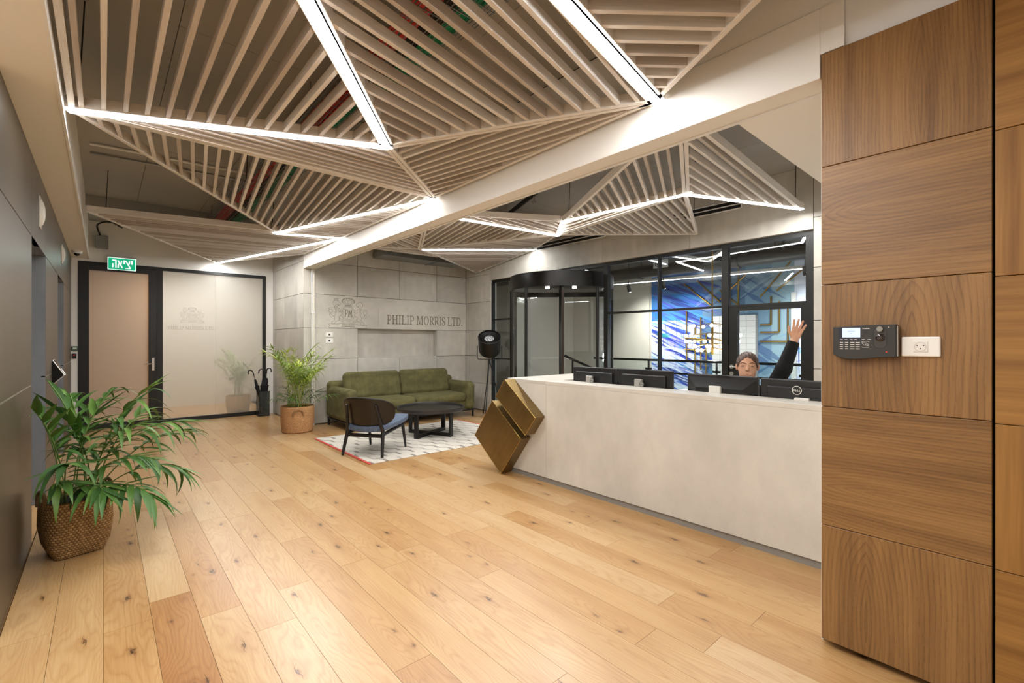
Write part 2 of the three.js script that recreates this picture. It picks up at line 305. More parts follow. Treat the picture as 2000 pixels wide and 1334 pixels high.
// ---- lounge wall and pilaster of concrete tiles
const ROWS = [0.012, 0.56, 1.12, 1.652, 2.234, 2.785, CEIL], VJ = [2.53, 3.468, 4.3, 5.138, XR - 0.002];
const tile = (r0, r1, y0, y1, d0, d1) => box(r0, r1, y0, y1, d0, d1, rnd(0, 5), rnd(0, 5));
const pick = (a) => a[Math.floor(rnd(0, a.length))];
const tGap = 0.007;
{
  const w = setting('wall_lounge', 'pale grey concrete tile wall behind the green sofa', 'wall');
  part(w, 'wall_core', merged([box(2.56, XR, 0, CEIL, DS + 0.16, DS + 0.32), box(2.56, 3.46, 0, CEIL, DS + 0.03, DS + 0.16), box(5.15, XR, 0, CEIL, DS + 0.03, DS + 0.16), box(3.46, 5.15, 0, 1.12, DS + 0.03, DS + 0.16), box(3.46, 5.15, 1.66, CEIL, DS + 0.03, DS + 0.16)]), gap);
  for (let j = 0; j < 6; j++) for (let i = 0; i < 4; i++) {
    if (j === 3 || (j === 2 && (i === 1 || i === 2))) continue;
    part(w, 'concrete_tile', tile(VJ[i] + (i ? tGap / 2 : 0), VJ[i + 1] - tGap / 2, ROWS[j] + tGap / 2, ROWS[j + 1] - tGap / 2, DS, DS + 0.03), pick(concreteMats));
  }
  // the long tile that carries the engraved emblem and lettering
  const [ra, rb, ya, yb] = [2.53, XR - 0.002, 1.652 + tGap / 2, 2.234 - tGap / 2], W = 2048, H = 356;
  const px = (r) => (r - ra) / (rb - ra) * W, py = (y) => (yb - y) / (yb - ya) * H;
  const engrave = (g, c, lw) => {
    drawCrest(g, px(2.93), py(2.205), px(3.64) - px(2.93), c, lw);
    g.strokeStyle = c; g.lineWidth = lw * 0.7; g.beginPath(); g.moveTo(px(3.868), py(2.02)); g.lineTo(px(3.868), py(1.71)); g.stroke();
    g.fillStyle = c; g.save(); g.translate(px(4.03), py(1.752)); g.font = '140px serif'; const tw = g.measureText('PHILIP MORRIS LTD.').width;
    g.scale((px(5.79) - px(4.03)) / tw, (py(1.752) - py(1.925)) / 100); g.fillText('PHILIP MORRIS LTD.', 0, 0); g.restore();
  };
  const t = canvasTexture(W, H, (g) => {
    const im = g.createImageData(W, H);
    for (let j = 0; j < H; j++) for (let i = 0; i < W; i++) {
      const u = i / W * 3.3 + 0.37, v = j / H * 0.58 + 0.81, l = 216 + 36 * (fbm(u * 3.1, v * 3.1, 5, 5) - 0.5) + 14 * (fbm(u * 11, v * 11, 15, 4) - 0.5) + 8 * (noise(u * 300, v * 300, 25) - 0.5), k = (j * W + i) * 4;
      im.data[k] = l; im.data[k + 1] = l * 0.985; im.data[k + 2] = l * 0.95; im.data[k + 3] = 255;
    }
    g.putImageData(im, 0, 0); engrave(g, 'rgba(100,88,66,0.72)', 2.2);
  });
  const b = canvasTexture(W, H, (g) => { g.fillStyle = '#fff'; g.fillRect(0, 0, W, H); engrave(g, '#000', 2.6); }, false);
  const geo = box(ra, rb, ya, yb, DS, DS + 0.03), p = geo.attributes.position, uv = geo.attributes.uv;
  for (let i = 0; i < p.count; i++) uv.setXY(i, (p.getX(i) - ra) / (rb - ra), (p.getY(i) - ya) / (yb - ya));
  part(w, 'concrete_tile', geo, std(0xeae7e1, 0.72, 0, { map: t, bumpMap: b, bumpScale: 0.003 }), 'long tile engraved with a crest and PHILIP MORRIS LTD.');
  // niche
  const nm = concreteMats[1];
  part(w, 'niche_back', tile(3.47, 5.136, 1.122, 1.65, DS + 0.13, DS + 0.15), nm); part(w, 'niche_shelf', tile(3.47, 5.136, 1.1, 1.122, DS + 0.002, DS + 0.13), nm);
  part(w, 'niche_head', tile(3.47, 5.136, 1.648, 1.662, DS + 0.031, DS + 0.13), nm); part(w, 'niche_side', tile(3.452, 3.47, 1.122, 1.65, DS + 0.031, DS + 0.13), nm); part(w, 'niche_side', tile(5.136, 5.154, 1.122, 1.65, DS + 0.031, DS + 0.13), nm);
  const v = setting('wall_pilaster', 'concrete tiled side of the lounge wall facing the lifts', 'wall');
  part(v, 'wall_core', box(2.56, 2.72, 0, CEIL, DS + 0.03, DB), gap);
  const pj = [DS, 8.55, 9.3, DB];
  for (let j = 0; j < 6; j++) for (let i = 0; i < 3; i++) part(v, 'concrete_tile', tile(2.53, 2.56, ROWS[j] + tGap / 2, ROWS[j + 1] - tGap / 2, pj[i] + (i ? 0.0005 : 0.0305), pj[i + 1] - 0.0005), pick(concreteMats));
}
// ---- right-hand wall: return, header above the glazing, end panel
{
  const w = setting('wall_right', 'concrete panelled header and return round the lobby glazing', 'wall');
  part(w, 'wall_core', merged([box(XR + 0.03, XR + 0.16, 0, CEIL, 7.4, DS + 0.3), box(XR + 0.03, XR + 0.16, 2.69, CEIL, 1.62, 7.4), box(XR + 0.03, XR + 0.16, 0, CEIL, 0.7, 1.668)]), gap);
  for (let j = 0; j < 6; j++) {
    part(w, 'concrete_tile', tile(XR, XR + 0.03, ROWS[j] + tGap / 2, ROWS[j + 1] - tGap / 2, 7.36, DS - 0.002), pick(concreteMats));
    part(w, 'concrete_tile', tile(XR, XR + 0.03, ROWS[j] + tGap / 2, ROWS[j + 1] - tGap / 2, 0.7, 1.664), pick(concreteMats));
  }
  const hj = [1.668, 3.105, 4.554, 6.002, 7.357];
  for (let i = 0; i < 4; i++) part(w, 'concrete_panel', tile(XR, XR + 0.03, 2.66, CEIL, hj[i] + 0.002, hj[i + 1] - 0.002), pick(concreteMats));
  part(w, 'lining', box(XR + 0.03, XR + 0.16, 2.655, 2.69, 1.67, 7.355), concreteMats[1]); part(w, 'lining', box(XR + 0.03, XR + 0.16, 0, 2.655, 7.356, 7.4), concreteMats[1]);
}
// ---- long white beam, soffit beyond it, timber-clad wall on the right
{
  const b = setting('beam', 'long white boxed beam running over the reception', 'beam');
  part(b, 'lower_casing', rbox(2.53, 2.7, 2.655, 2.984, 0.69, DS - 0.001, 0.004, 1), white); part(b, 'end_block', box(2.53, 2.7, 2.767, 2.984, 0.598, 0.69), white); part(b, 'upper_casing', box(2.537, 2.7, 2.987, CEIL, 0.598, DS - 0.001), white); part(b, 'bead', box(2.672, 2.702, 2.648, 2.656, 0.69, DS - 0.001), white2);
  const s = setting('soffit', 'cream dropped soffit over the end of the reception', 'soffit');
  part(s, 'plaster', box(2.702, XR, 2.662, CEIL, 0.69, 1.15), white);
  const w = setting('wall_timber', 'teak panelled wall with square panels of turned grain', 'wall');
  part(w, 'wall_core', merged([box(2.575, 3.1, 0.09, 2.76, -3, 0.66), box(2.7, 3.1, 2.76, CEIL, -3, 0.66), box(3.1, XR, 0, CEIL, 0.5, 0.69)]), gap);
  part(w, 'plinth', box(2.6, 3.0, 0, 0.09, -3, 0.6), gap); part(w, 'end_lining', box(2.58, XR, 0.0, 2.66, 0.691, 0.7), white, 'white lining of the wall at the end of the reception');
  const ya = [0.03, 0.566, 1.118, 1.684, 2.234, 2.765], yb = [0.03, 0.558, 1.109, 1.666, 2.217, 2.765];
  for (let j = 0; j < 5; j++) {
    const g = rbox(2.53, 2.574, ya[j] + 0.0012, ya[j + 1] - 0.0012, 0.128, 0.686, 0.0025, 1), m = teakMats[j], p = g.attributes.position, uv = g.attributes.uv, across = j % 2 === 1;
    for (let i = 0; i < p.count; i++) { let u = (-p.getZ(i) - 0.1) / 0.62, v = (p.getY(i) - ya[j] + 0.01) / 0.62; if (across) [u, v] = [v, u]; uv.setXY(i, u, v); }
    part(w, 'timber_panel', g, m);
    for (let k = 0; k < 3; k++) part(w, 'timber_panel', metric(rbox(2.534, 2.574, yb[j] + 0.0012, yb[j + 1] - 0.0012, 0.123 - (k + 1) * 0.557, 0.12 - k * 0.557, 0.0025, 1), j * 0.3, k * 0.7, (j + k) % 2 === 0, 1.8), pineMat);
  }
  part(w, 'upper_plaster', box(2.552, 2.7, 2.768, CEIL, -3, 0.597), white2, 'white plaster above the timber panels');
}
// ---- frosted door and side light in the back wall
const frosted = phy(0xf6f3ec, 0.3, { transmission: 0.86, thickness: 0, ior: 1.5 });
{
  const F = DB - 0.012, Bk = DB + 0.06;
  const w = setting('window_1', 'wide frosted glass side light in a black frame', 'window');
  part(w, 'frame', merged([box(-0.3, 2.4, 2.647, 2.703, F, Bk), box(2.345, 2.4, 0, 2.647, F, Bk), box(0.775, 2.345, 0, 0.07, F, Bk), box(0.69, 0.775, 0, 2.647, F, Bk), box(-0.3, -0.185, 0, 2.647, F, Bk)]), black);
  part(w, 'pane', box(0.775, 1.5575, 0.07, 2.647, DB + 0.02, DB + 0.03), frosted); part(w, 'pane', box(1.5605, 2.345, 0.07, 2.647, DB + 0.02, DB + 0.03), frosted);
  const logo = canvasTexture(512, 320, (g) => { g.clearRect(0, 0, 512, 320); drawCrest(g, 130, 10, 250, 'rgba(168,164,156,0.6)', 3); g.fillStyle = 'rgba(168,164,156,0.55)'; g.font = '58px serif'; g.textAlign = 'center'; g.fillText('PHILIP MORRIS LTD.', 256, 290, 500); });
  const lg = new THREE.PlaneGeometry(0.74, 0.4625); lg.translate(1.2, 1.82, -(DB + 0.0185));
  part(w, 'etched_logo', lg, new THREE.MeshStandardMaterial({ map: logo, transparent: true, roughness: 0.25, metalness: 0.6 }), 'faint silver crest with PHILIP MORRIS LTD. below');
  const d = setting('door_1', 'frosted glass door in a heavy black frame', 'door');
  part(d, 'leaf_frame', merged([box(-0.183, 0.688, 2.57, 2.645, F, Bk), box(-0.183, 0.688, 0.01, 0.085, F, Bk), box(-0.183, -0.172, 0.085, 2.57, F, Bk), box(0.58, 0.688, 0.085, 2.57, F, Bk)]), blackSatin);
  part(d, 'pane', box(-0.172, 0.58, 0.085, 2.57, DB + 0.02, DB + 0.03), frosted);
  const h = part(d, 'handle_plate', rbox(0.62, 0.66, 0.92, 1.14, F - 0.008, F, 0.006, 2), chrome, 'tall chrome backplate');
  part(h, 'lever', merged([rod(V(0.64, 1.04, F), V(0.64, 1.04, F - 0.06), 0.011), tube([V(0.64, 1.04, F - 0.06), V(0.58, 1.04, F - 0.065), V(0.5, 1.035, F - 0.06)], 0.0095)]), chrome, 'chrome lever');
  part(d, 'floor_seal', box(-0.18, 0.685, 0.0, 0.01, F, Bk), black);
}
// ---- lobby glazing
const MULL = std(0x17150f, 0.45, 0.2);
{
  const a = XR + 0.04, b = XR + 0.1;
  const w = setting('window_2', 'black steel framed glazing between reception and lobby', 'window');
  const bars = [[2.6, 2.655, 1.67, 7.355], [0, 0.06, 1.67, 4.52], [1.845, 1.875, 1.75, 4.47], [1.845, 1.875, 6.79, 7.33], [1.07, 1.09, 6.79, 7.33], [0, 0.06, 6.79, 7.33]];
  for (const [y0, y1, d0, d1] of bars) part(w, 'rail', box(a, b, y0, y1, d0, d1), MULL);
  for (const [d0, d1, y1] of [[7.325, 7.355, 2.6], [6.74, 6.79, 2.6], [4.47, 4.545, 2.6], [3.575, 3.598, 2.6], [2.61, 2.69, 2.6], [1.67, 1.75, 2.6]]) part(w, 'mullion', box(a - 0.012, b, 0, y1, d0, d1), MULL);
  for (const [d0, d1, y0, y1] of [[3.598, 4.47, 1.875, 2.6], [3.598, 4.47, 0.06, 1.845], [2.69, 3.575, 1.875, 2.6], [2.69, 3.575, 0.06, 1.845], [1.75, 2.61, 1.875, 2.6], [6.79, 7.325, 1.875, 2.6], [6.79, 7.325, 1.09, 1.845], [6.79, 7.325, 0.06, 1.07], [4.545, 6.74, 2.545, 2.6]])
    part(w, 'pane', box(a + 0.025, a + 0.033, y0, y1, d0, d1), clearGlass);
  const d = setting('door_4', 'black framed glass door in the lobby glazing behind the receptionist', 'door');
  part(d, 'stile', box(a, b, 0.01, 1.843, 2.5, 2.607), MULL); part(d, 'stile', box(a, b, 0.01, 1.843, 1.752, 1.8), MULL); part(d, 'rail', box(a, b, 1.8, 1.843, 1.8, 2.5), MULL); part(d, 'rail', box(a, b, 0.01, 0.14, 1.8, 2.5), MULL);
  part(d, 'pane', box(a + 0.025, a + 0.033, 0.14, 1.8, 1.8, 2.5), clearGlass);
  const c = new THREE.CylinderGeometry(0.026, 0.026, 0.01, 20).rotateZ(Math.PI / 2), c2 = c.clone(); c.translate(a - 0.005, 1.105, -2.57); c2.translate(a - 0.005, 1.02, -2.57);
  const h = part(d, 'handle_rose', c, chrome, 'round chrome rose'); part(h, 'lever', merged([rod(V(a, 1.105, 2.57), V(a - 0.05, 1.105, 2.57), 0.009), rod(V(a - 0.05, 1.105, 2.575), V(a - 0.05, 1.105, 2.45), 0.009)]), chrome); part(d, 'lock_rose', c2, chrome);
}
// ---- revolving door drum
{
  const cr = 6.06, cd = 5.59, r = 0.9;
  const t = setting('door_5', 'black revolving door drum with glass wings', 'revolving door'); t.position.copy(V(cr, 0, cd));
  const drum = black.clone(); drum.color.set(0x1a1714); drum.roughness = 0.3; drum.metalness = 0.5;
  const ring = (r0, r1, y0, y1) => { const g = new THREE.LatheGeometry([[r0, y0], [r1, y0], [r1, y1], [r0, y1], [r0, y0]].map((p) => new THREE.Vector2(...p)), 72); return toCreasedNormals(g, 0.5); };
  part(t, 'canopy_band', ring(r - 0.03, r, 2.3, 2.54), drum, 'dark bronze canopy band'); part(t, 'canopy_disc', ring(0.001, r - 0.03, 2.33, 2.345), drum);
  part(t, 'floor_ring', ring(r - 0.06, r, 0.0, 0.012), drum);
  const toCam = Math.atan2(-cd, -cr);             // way to the camera in (R, D)
  const at = (ang, rr, y) => new THREE.Vector3(rr * Math.cos(ang), y, -rr * Math.sin(ang));
  const curved = (a0, a1, rr, y0, y1) => { const g = new THREE.CylinderGeometry(rr, rr, y1 - y0, 24, 1, true, a0 + Math.PI / 2, a1 - a0); g.translate(0, (y0 + y1) / 2, 0); return g; };
  part(t, 'curved_pane', curved(toCam + Math.PI * 2 - 1.25, toCam + Math.PI * 2 - 0.72, r - 0.015, 0.05, 2.3), clearGlass); part(t, 'curved_pane', curved(toCam + Math.PI * 2 + 0.72, toCam + Math.PI * 2 + 1.25, r - 0.015, 0.05, 2.3), clearGlass);
  for (const da of [-1.27, -0.71, 0.71, 1.27]) part(t, 'post', rod(at(toCam + da, r - 0.02, 0), at(toCam + da, r - 0.02, 2.31), 0.026, 12), MULL);
  part(t, 'shaft', rod(at(0, 0, 0.01), at(0, 0, 2.33), 0.045, 16), MULL);
  for (let k = 0; k < 4; k++) {
    const a = toCam + 0.03 + k * Math.PI / 2, W = bar(at(a, 0.05, 0.05), at(a, r - 0.07, 0.05), 0.04, 0.1), Tp = bar(at(a, 0.05, 2.2), at(a, r - 0.07, 2.2), 0.04, 0.08), E = bar(at(a, r - 0.11, 0.05), at(a, r - 0.06, 0.05), 0.04, 2.23);
    const wing = part(t, 'wing_frame', merged([W, Tp, E]), MULL); part(wing, 'brush', bar(at(a, r - 0.058, 0.05), at(a, r - 0.033, 0.05), 0.012, 2.2), std(0x4a3424, 0.95), 'brown brush seal');
    part(wing, 'pane', bar(at(a, 0.06, 0.15), at(a, r - 0.11, 0.15), 0.008, 2.05), clearGlass);
  }
  for (const da of [-0.55, 0.5]) {
    const p = at(toCam + da, 0.45, 2.32), g = new THREE.CylinderGeometry(0.035, 0.035, 0.02, 20); g.translate(p.x, p.y, p.z);
    part(t, 'downlight', g, emissive(new THREE.Color(1, 0.97, 0.9), 10));
    const l = new THREE.SpotLight(WARM, 10, 4, 0.7, 0.6, 2); l.position.copy(p).add(new THREE.Vector3(0, -0.03, 0)); l.target.position.set(p.x, 0, p.z); l.castShadow = true; t.add(l, l.target);
  }
  const sg = box(-0.02, 0.02, -0.05, 0.05, -0.02, 0.02);  // sensor head under the band
  const sp = at(toCam, r - 0.1, 2.26); sg.translate(sp.x, sp.y, sp.z); part(t, 'sensor', sg, cable);
}

// ================================================================ slat ceiling and its light lines
const SY = 2.86;
function slatPanel(label, vs, deg, spacing, opt = {}) {
  const { boards = [1, 1, 1], w = 0.024, h = 0.055, group = 'slatted timber ceiling panels', inset = 0.03, wires = [] } = opt;
  const c = vs.reduce((s, v) => s.map((x, i) => x + v[i] / vs.length), [0, 0, 0]);
  const t = thing('slat_baffle', label, 'ceiling panel', c[0], c[1], c[2], group), o = V(...c).negate();
  const [A, B, C] = vs, det = (B[0] - A[0]) * (C[2] - A[2]) - (C[0] - A[0]) * (B[2] - A[2]);
  const py = (r, d) => { const b = ((r - A[0]) * (C[2] - A[2]) - (C[0] - A[0]) * (d - A[2])) / det, k = ((B[0] - A[0]) * (d - A[2]) - (r - A[0]) * (B[2] - A[2])) / det; return A[1] + b * (B[1] - A[1]) + k * (C[1] - A[1]); };
  const n = vs.length, cx = c[0], cd = c[2];
  const edges = vs.map((v, i) => { const q = vs[(i + 1) % n], ex = q[0] - v[0], ed = q[2] - v[2], l = Math.hypot(ex, ed); let nx = -ed / l, nd = ex / l; if (nx * (cx - v[0]) + nd * (cd - v[2]) < 0) { nx = -nx; nd = -nd; } return { v, q, nx, nd }; });
  edges.forEach((e, i) => {
    if (!boards[i]) return;
    const k = 0.018, dx = (e.q[0] - e.v[0]), dd = e.q[2] - e.v[2], l = Math.hypot(dx, dd), m = 0.03 / l;
    const p0 = [lerp(e.v[0], e.q[0], m) + e.nx * k, lerp(e.v[2], e.q[2], m) + e.nd * k], p1 = [lerp(e.v[0], e.q[0], 1 - m) + e.nx * k, lerp(e.v[2], e.q[2], 1 - m) + e.nd * k];
    part(t, 'edge_board', bar(V(p0[0], py(...p0), p0[1]).add(o), V(p1[0], py(...p1), p1[1]).add(o), 0.03, h + 0.012, rnd(0, 3)), slatMat);
  });
  const a = deg * Math.PI / 180, u = [Math.sin(a), Math.cos(a)], nn = [Math.cos(a), -Math.sin(a)];
  const pr = vs.map((v) => v[0] * nn[0] + v[2] * nn[1]), lo = Math.min(...pr), hi = Math.max(...pr);
  for (let s = lo + spacing * 0.6; s < hi - 0.02; s += spacing) {
    let t0 = -99, t1 = 99;
    for (const e of edges) {
      const ex = e.v[0] + e.nx * inset, ed = e.v[2] + e.nd * inset, den = e.nx * u[0] + e.nd * u[1], num = e.nx * (ex - s * nn[0]) + e.nd * (ed - s * nn[1]);
      if (Math.abs(den) < 1e-6) { if (num > 0) t1 = -99; continue; }
      if (den > 0) t0 = Math.max(t0, num / den); else t1 = Math.min(t1, num / den);
    }
    if (t1 - t0 < 0.07) continue;
    const p = [s * nn[0] + t0 * u[0], s * nn[1] + t0 * u[1]], q = [s * nn[0] + t1 * u[0], s * nn[1] + t1 * u[1]], lift = 0.003 + rnd(0, 0.004);
    part(t, 'slat', bar(V(p[0], py(...p) + lift, p[1]).add(o), V(q[0], py(...q) + lift, q[1]).add(o), w, h, rnd(0, 3)), slatMats[Math.floor(rnd(0, 3))]);
  }
  for (const [r, d] of wires) part(t, 'hanger_wire', rod(V(r, py(r, d) + 0.05, d).add(o), V(r + 0.02, CEIL - 0.002, d).add(o), 0.004, 6), cable);
  return t;
}
function lightLine(label, p, q, opt = {}) {
  const { w = 0.046, body = 0.1, h = 0.07, k = LED, glow = ledMat, group = 'linear ceiling lights' } = opt;
  const a = V(...p), b = V(...q), m = a.clone().add(b).multiplyScalar(0.5), t = thing('linear_light', label, 'light', m.x, m.y, -m.z, group);
  const o = m.clone().negate(), x = b.clone().sub(a), len = x.length(); x.normalize();
  part(t, 'housing', bar(a.clone().add(o), b.clone().add(o), body, h, rnd(0, 3)), slatMat);
  const drop = new THREE.Vector3(0, -0.01, 0);
  part(t, 'light_diffuser', bar(a.clone().add(o).add(drop), b.clone().add(o).add(drop), w, 0.0105), glow, 'glowing white diffuser');
  const z = new THREE.Vector3(0, 1, 0); z.addScaledVector(x, -z.dot(x)).normalize();
  const l = new THREE.RectAreaLight(WARM, k, len * 0.99, w * 0.6); l.castShadow = true; l.position.set(0, -0.014, 0);
  l.quaternion.setFromRotationMatrix(new THREE.Matrix4().makeBasis(x, z.clone().cross(x), z)); t.add(l);
  return t;
}
const P = (r, d, y = SY) => [r, y, d];
const A = P(-0.165, 4.0), B = P(1.585, 3.208), C = P(-0.165, 1.03), Dv = P(2.505, 1.53), E = P(2.505, 4.049), F = P(1.711, 6.74), G = P(2.5, 6.443), H = P(1.553, 10.04), I = P(-0.165, 6.98), X = P(1.46, -0.35), Wv = P(2.505, 8.1);
{
  const off = (p, q, k) => { const l = Math.hypot(q[0] - p[0], q[2] - p[2]); return [-(q[2] - p[2]) / l * k, (q[0] - p[0]) / l * k]; };
  slatPanel('big slat triangle nearest the lifts, slats pointing at the glass door', [A, B, C], 0, 0.104, { boards: [1, 1, 1], wires: [[-0.1, 3.6]] });
  slatPanel('big slat triangle between the two steep light lines', [B, C, Dv], 76.4, 0.112, { boards: [1, 1, 1] });
  slatPanel('slat triangle nearest the camera beside the white beam', [C, Dv, X], 129.4, 0.098);
  slatPanel('narrow close-slatted triangle under the level light line by the lifts', [A, B, E], 89, 0.077);
  slatPanel('open ladder-like slat triangle where a hole shows the cable tray', [A, E, F], 7, 0.084, { wires: [[1.6, 6.4], [1.0, 4.9]] });
  slatPanel('close-slatted triangle tucked against the beam at mid span', [B, Dv, E], -12, 0.085);
  slatPanel('small close-slatted triangle between two light lines at the beam', [E, F, G], 109, 0.08, { wires: [[2.2, 6.0]] });
  slatPanel('long close-slatted triangle above the frosted door', [I, G, H], 101.4, 0.1, { wires: [[0.02, 6.98]] });
  slatPanel('thin slat triangle between the last light line and the pilaster', [G, H, Wv], 101.4, 0.1);
  lightLine('level light line starting at the lift bulkhead', A, B); lightLine('steep light line running from the panel centre towards the camera', B, C); lightLine('steep light line ending on the white beam nearest the camera', C, Dv);
  lightLine('light line ending on the beam at mid span', E, F, { body: 0.07 }); lightLine('short thin light line in front of the long far triangle', F, G, { w: 0.022, body: 0.03 }); lightLine('farthest light line ending above the frosted door', G, H, { body: 0.06, w: 0.04 });
}
{
  const N = P(4.137, 3.788), J = P(4.278, 2.3), K = P(5.706, 1.726), T = P(2.74, 1.5), L = P(4.451, 4.166, 2.8), Z = P(2.74, 4.55), O = P(3.717, 6.423), Pp = P(5.82, 6.01, 3.07), Q = P(5.82, 7.77, 2.835), S = P(5.82, 2.96, 2.805), Yw = P(2.74, 6.9), g = 'hanging slatted panels over the reception', o = { group: g };
  slatPanel('hanging slat triangle over the reception with its slats towards the beam', [N, J, T], 63, 0.088, { ...o, wires: [[4.05, 3.62]] });
  slatPanel('hanging slat triangle whose tip reaches the right end of the glazing', [J, K, T], 84.6, 0.088, { ...o, wires: [[5.6, 1.76], [4.25, 2.2]] });
  slatPanel('hanging slat triangle whose corner nearly touches the lobby glazing', [L, J, S], 75, 0.085, { ...o, wires: [[5.7, 2.96]] });
  slatPanel('sliver of slats under the rising light line over the reception', [N, J, L], 5, 0.06, { ...o, boards: [0, 1, 0] });
  slatPanel('tilted slat triangle between the beam and the kinked light line', [Z, N, L], 92, 0.075, { ...o, boards: [1, 1, 1] });
  slatPanel('diagonal close-slatted triangle beside the beam over the lounge', [Z, L, O], 14, 0.085, o);
  slatPanel('steep dark slat triangle rising to the lobby wall', [O, L, Pp], 75, 0.07, o);
  slatPanel('slat triangle pointing down into the lounge corner', [O, Pp, Q], 100, 0.085, o);
  slatPanel('fan-like slat triangle half hidden by the beam over the lounge', [Z, O, Yw], 58, 0.085, o);
  slatPanel('dim slat triangle above the metal duct in the lounge', [O, P(4.3, 6.8, 2.853), Yw], 76, 0.085, o);
  const s = { w: 0.04, body: 0.05, h: 0.06, k: LED * 1.5, group: 'light lines over the reception' };
  lightLine('light line from the beam to the low kink over the reception', Z, L, s); lightLine('very short light line joining two panels at the kink', L, N, s); lightLine('light line rising from the kink over the reception desk', N, J, s);
  lightLine('light line ending at the hanging tip by the right of the glazing', J, K, s); lightLine('light line along the top of the corner triangle by the lounge', [3.76, SY, 6.4], Pp, { ...s, w: 0.034 });
}
// ---- things above the slats
{
  const tr = thing('cable_tray', 'wire mesh cable tray above the slats', 'cable tray', 1.36, 3.16, 4.8);
  const wires = []; for (let i = -3; i <= 3; i++) wires.push(bar(V(i * 0.065, 0, -4.2), V(i * 0.065, 0, 4.6), 0.005, 0.005)); for (let d = -4.2; d < 4.6; d += 0.11) wires.push(bar(V(-0.2, -0.004, d), V(0.2, -0.004, d), 0.005, 0.005));
  for (const s of [-1, 1]) for (const y of [0.03, 0.06]) wires.push(bar(V(s * 0.2, y, -4.2), V(s * 0.2, y, 4.6), 0.005, 0.005));
  part(tr, 'wire_mesh', merged(wires), galv);
  for (let d = -4; d < 4.6; d += 1.4) for (const s of [-1, 1]) part(tr, 'hanger_rod', rod(V(s * 0.2, 0.03, d), V(s * 0.2, 0.196, d), 0.004, 6), galv);
  const cols = [[0xd04038, -0.15, -0.03, 12, 'bundle of red cables'], [0x2c2a28, -0.04, 0.05, 10, 'bundle of black and grey cables'], [0x1f9a70, 0.05, 0.17, 14, 'bundle of green cables']];
  for (const [col, a, b, n, lab] of cols) {
    const t = thing('cable_bundle', lab + ' on the mesh tray', 'cables', 1.36, 3.165, 4.8, 'cables on the tray'), gs = []; t.userData.kind = 'stuff';
    for (let i = 0; i < n; i++) { const x0 = lerp(a, b, (i + 0.5) / n), pts = []; for (let d = -4.2; d <= 4.61; d += 1.1) pts.push(V(x0 + rnd(-0.012, 0.012), rnd(0.008, 0.035), d)); gs.push(tube(pts, 0.0055, 40, 5)); }
    part(t, 'cable_strand', merged(gs), std(col, 0.5));
  }
  const cd1 = thing('ceiling_conduit', 'pale conduit pair crossing the ceiling above the ladder slats', 'conduit', 0.9, CEIL - 0.02, 6.2);
  part(cd1, 'pipe', rod(V(-1.0, 0, -0.1), V(0.4, 0, -0.2), 0.012), white2); part(cd1, 'pipe', rod(V(-1.0, 0, 0.2), V(0.4, 0, 0.1), 0.012), galv);
  const jb = thing('junction_box', 'grey junction box with looped cable in the corner by the exit sign', 'junction box', -0.02, 3.02, 9.98); part(jb, 'box', rbox(-0.08, 0.08, -0.1, 0.1, -0.04, 0.09, 0.01), galv); part(jb, 'cable_loop', tube([V(-0.02, 0.1, 0), V(-0.05, 0.25, -0.1), V(0.1, 0.3, -0.2), V(0.25, 0.25, -0.1)], 0.012), cable);
  const sd = thing('air_duct', 'galvanised metal duct along the top of the lounge wall', 'duct', 4.65, 2.96, 7.98); part(sd, 'duct_body', rbox(-0.9, 0.85, 0, 0.11, -0.24, 0.2, 0.01), galv); part(sd, 'duct_flange', rbox(0.2, 0.22, -0.012, 0.12, -0.252, 0.205, 0.004), galv); part(sd, 'drain_pipe', rod(V(0.84, 0.04, -0.1), V(1.2, 0.04, -0.1), 0.02), galv);
  const dp = thing('sprinkler_pipe', 'dark pipe running under the ceiling over the reception', 'pipe', 4.2, 3.22, 3.6); part(dp, 'pipe', rod(V(-1.4, 0, -2.4), V(0.9, 0, 3.4), 0.03), darkMetal); part(dp, 'sprinkler_drop', merged([rod(V(-0.25, 0, 0.5), V(-0.25, -0.09, 0.5), 0.012), rod(V(-0.25, -0.09, 0.5), V(-0.25, -0.1, 0.5), 0.03)]), chrome);
  const dp2 = thing('ventilation_pipe', 'pale round duct under the ceiling behind the beam', 'pipe', 3.4, 3.2, 5.0); part(dp2, 'pipe', rod(V(-0.6, 0, -1.2), V(0.2, 0, 2.6), 0.07, 20), dryCeil);
  const sp = thing('spotlight', 'small dark spotlight under the ceiling beside the cream soffit', 'light', 3.75, 3.2, 1.35); part(sp, 'bracket', rod(V(0, 0, 0), V(0, 0.158, 0), 0.01), cable); part(sp, 'spot_head', rod(V(-0.06, -0.02, -0.03), V(0.07, -0.05, 0.06), 0.045, 16), darkMetal);
  for (const [d0, d1, lab] of [[4.5, 6.0, 'black slot air diffuser above the revolving door'], [2.44, 3.55, 'black slot air diffuser above the glass door by the reception']]) {
    const t = thing('slot_diffuser', lab, 'air diffuser', XR, 3.05, (d0 + d1) / 2), l = (d1 - d0) / 2;
    part(t, 'frame', merged([box(-0.012, 0, 0, 0.012, -l, l), box(-0.012, 0, 0.108, 0.12, -l, l), box(-0.012, 0, 0.054, 0.066, -l, l), box(-0.012, 0, 0, 0.12, -l - 0.012, -l), box(-0.012, 0, 0, 0.12, l, l + 0.012)]), white2);
    for (const y of [0.012, 0.066]) part(t, 'slot', box(-0.004, 0, y, y + 0.042, -l, l), cable);
  }
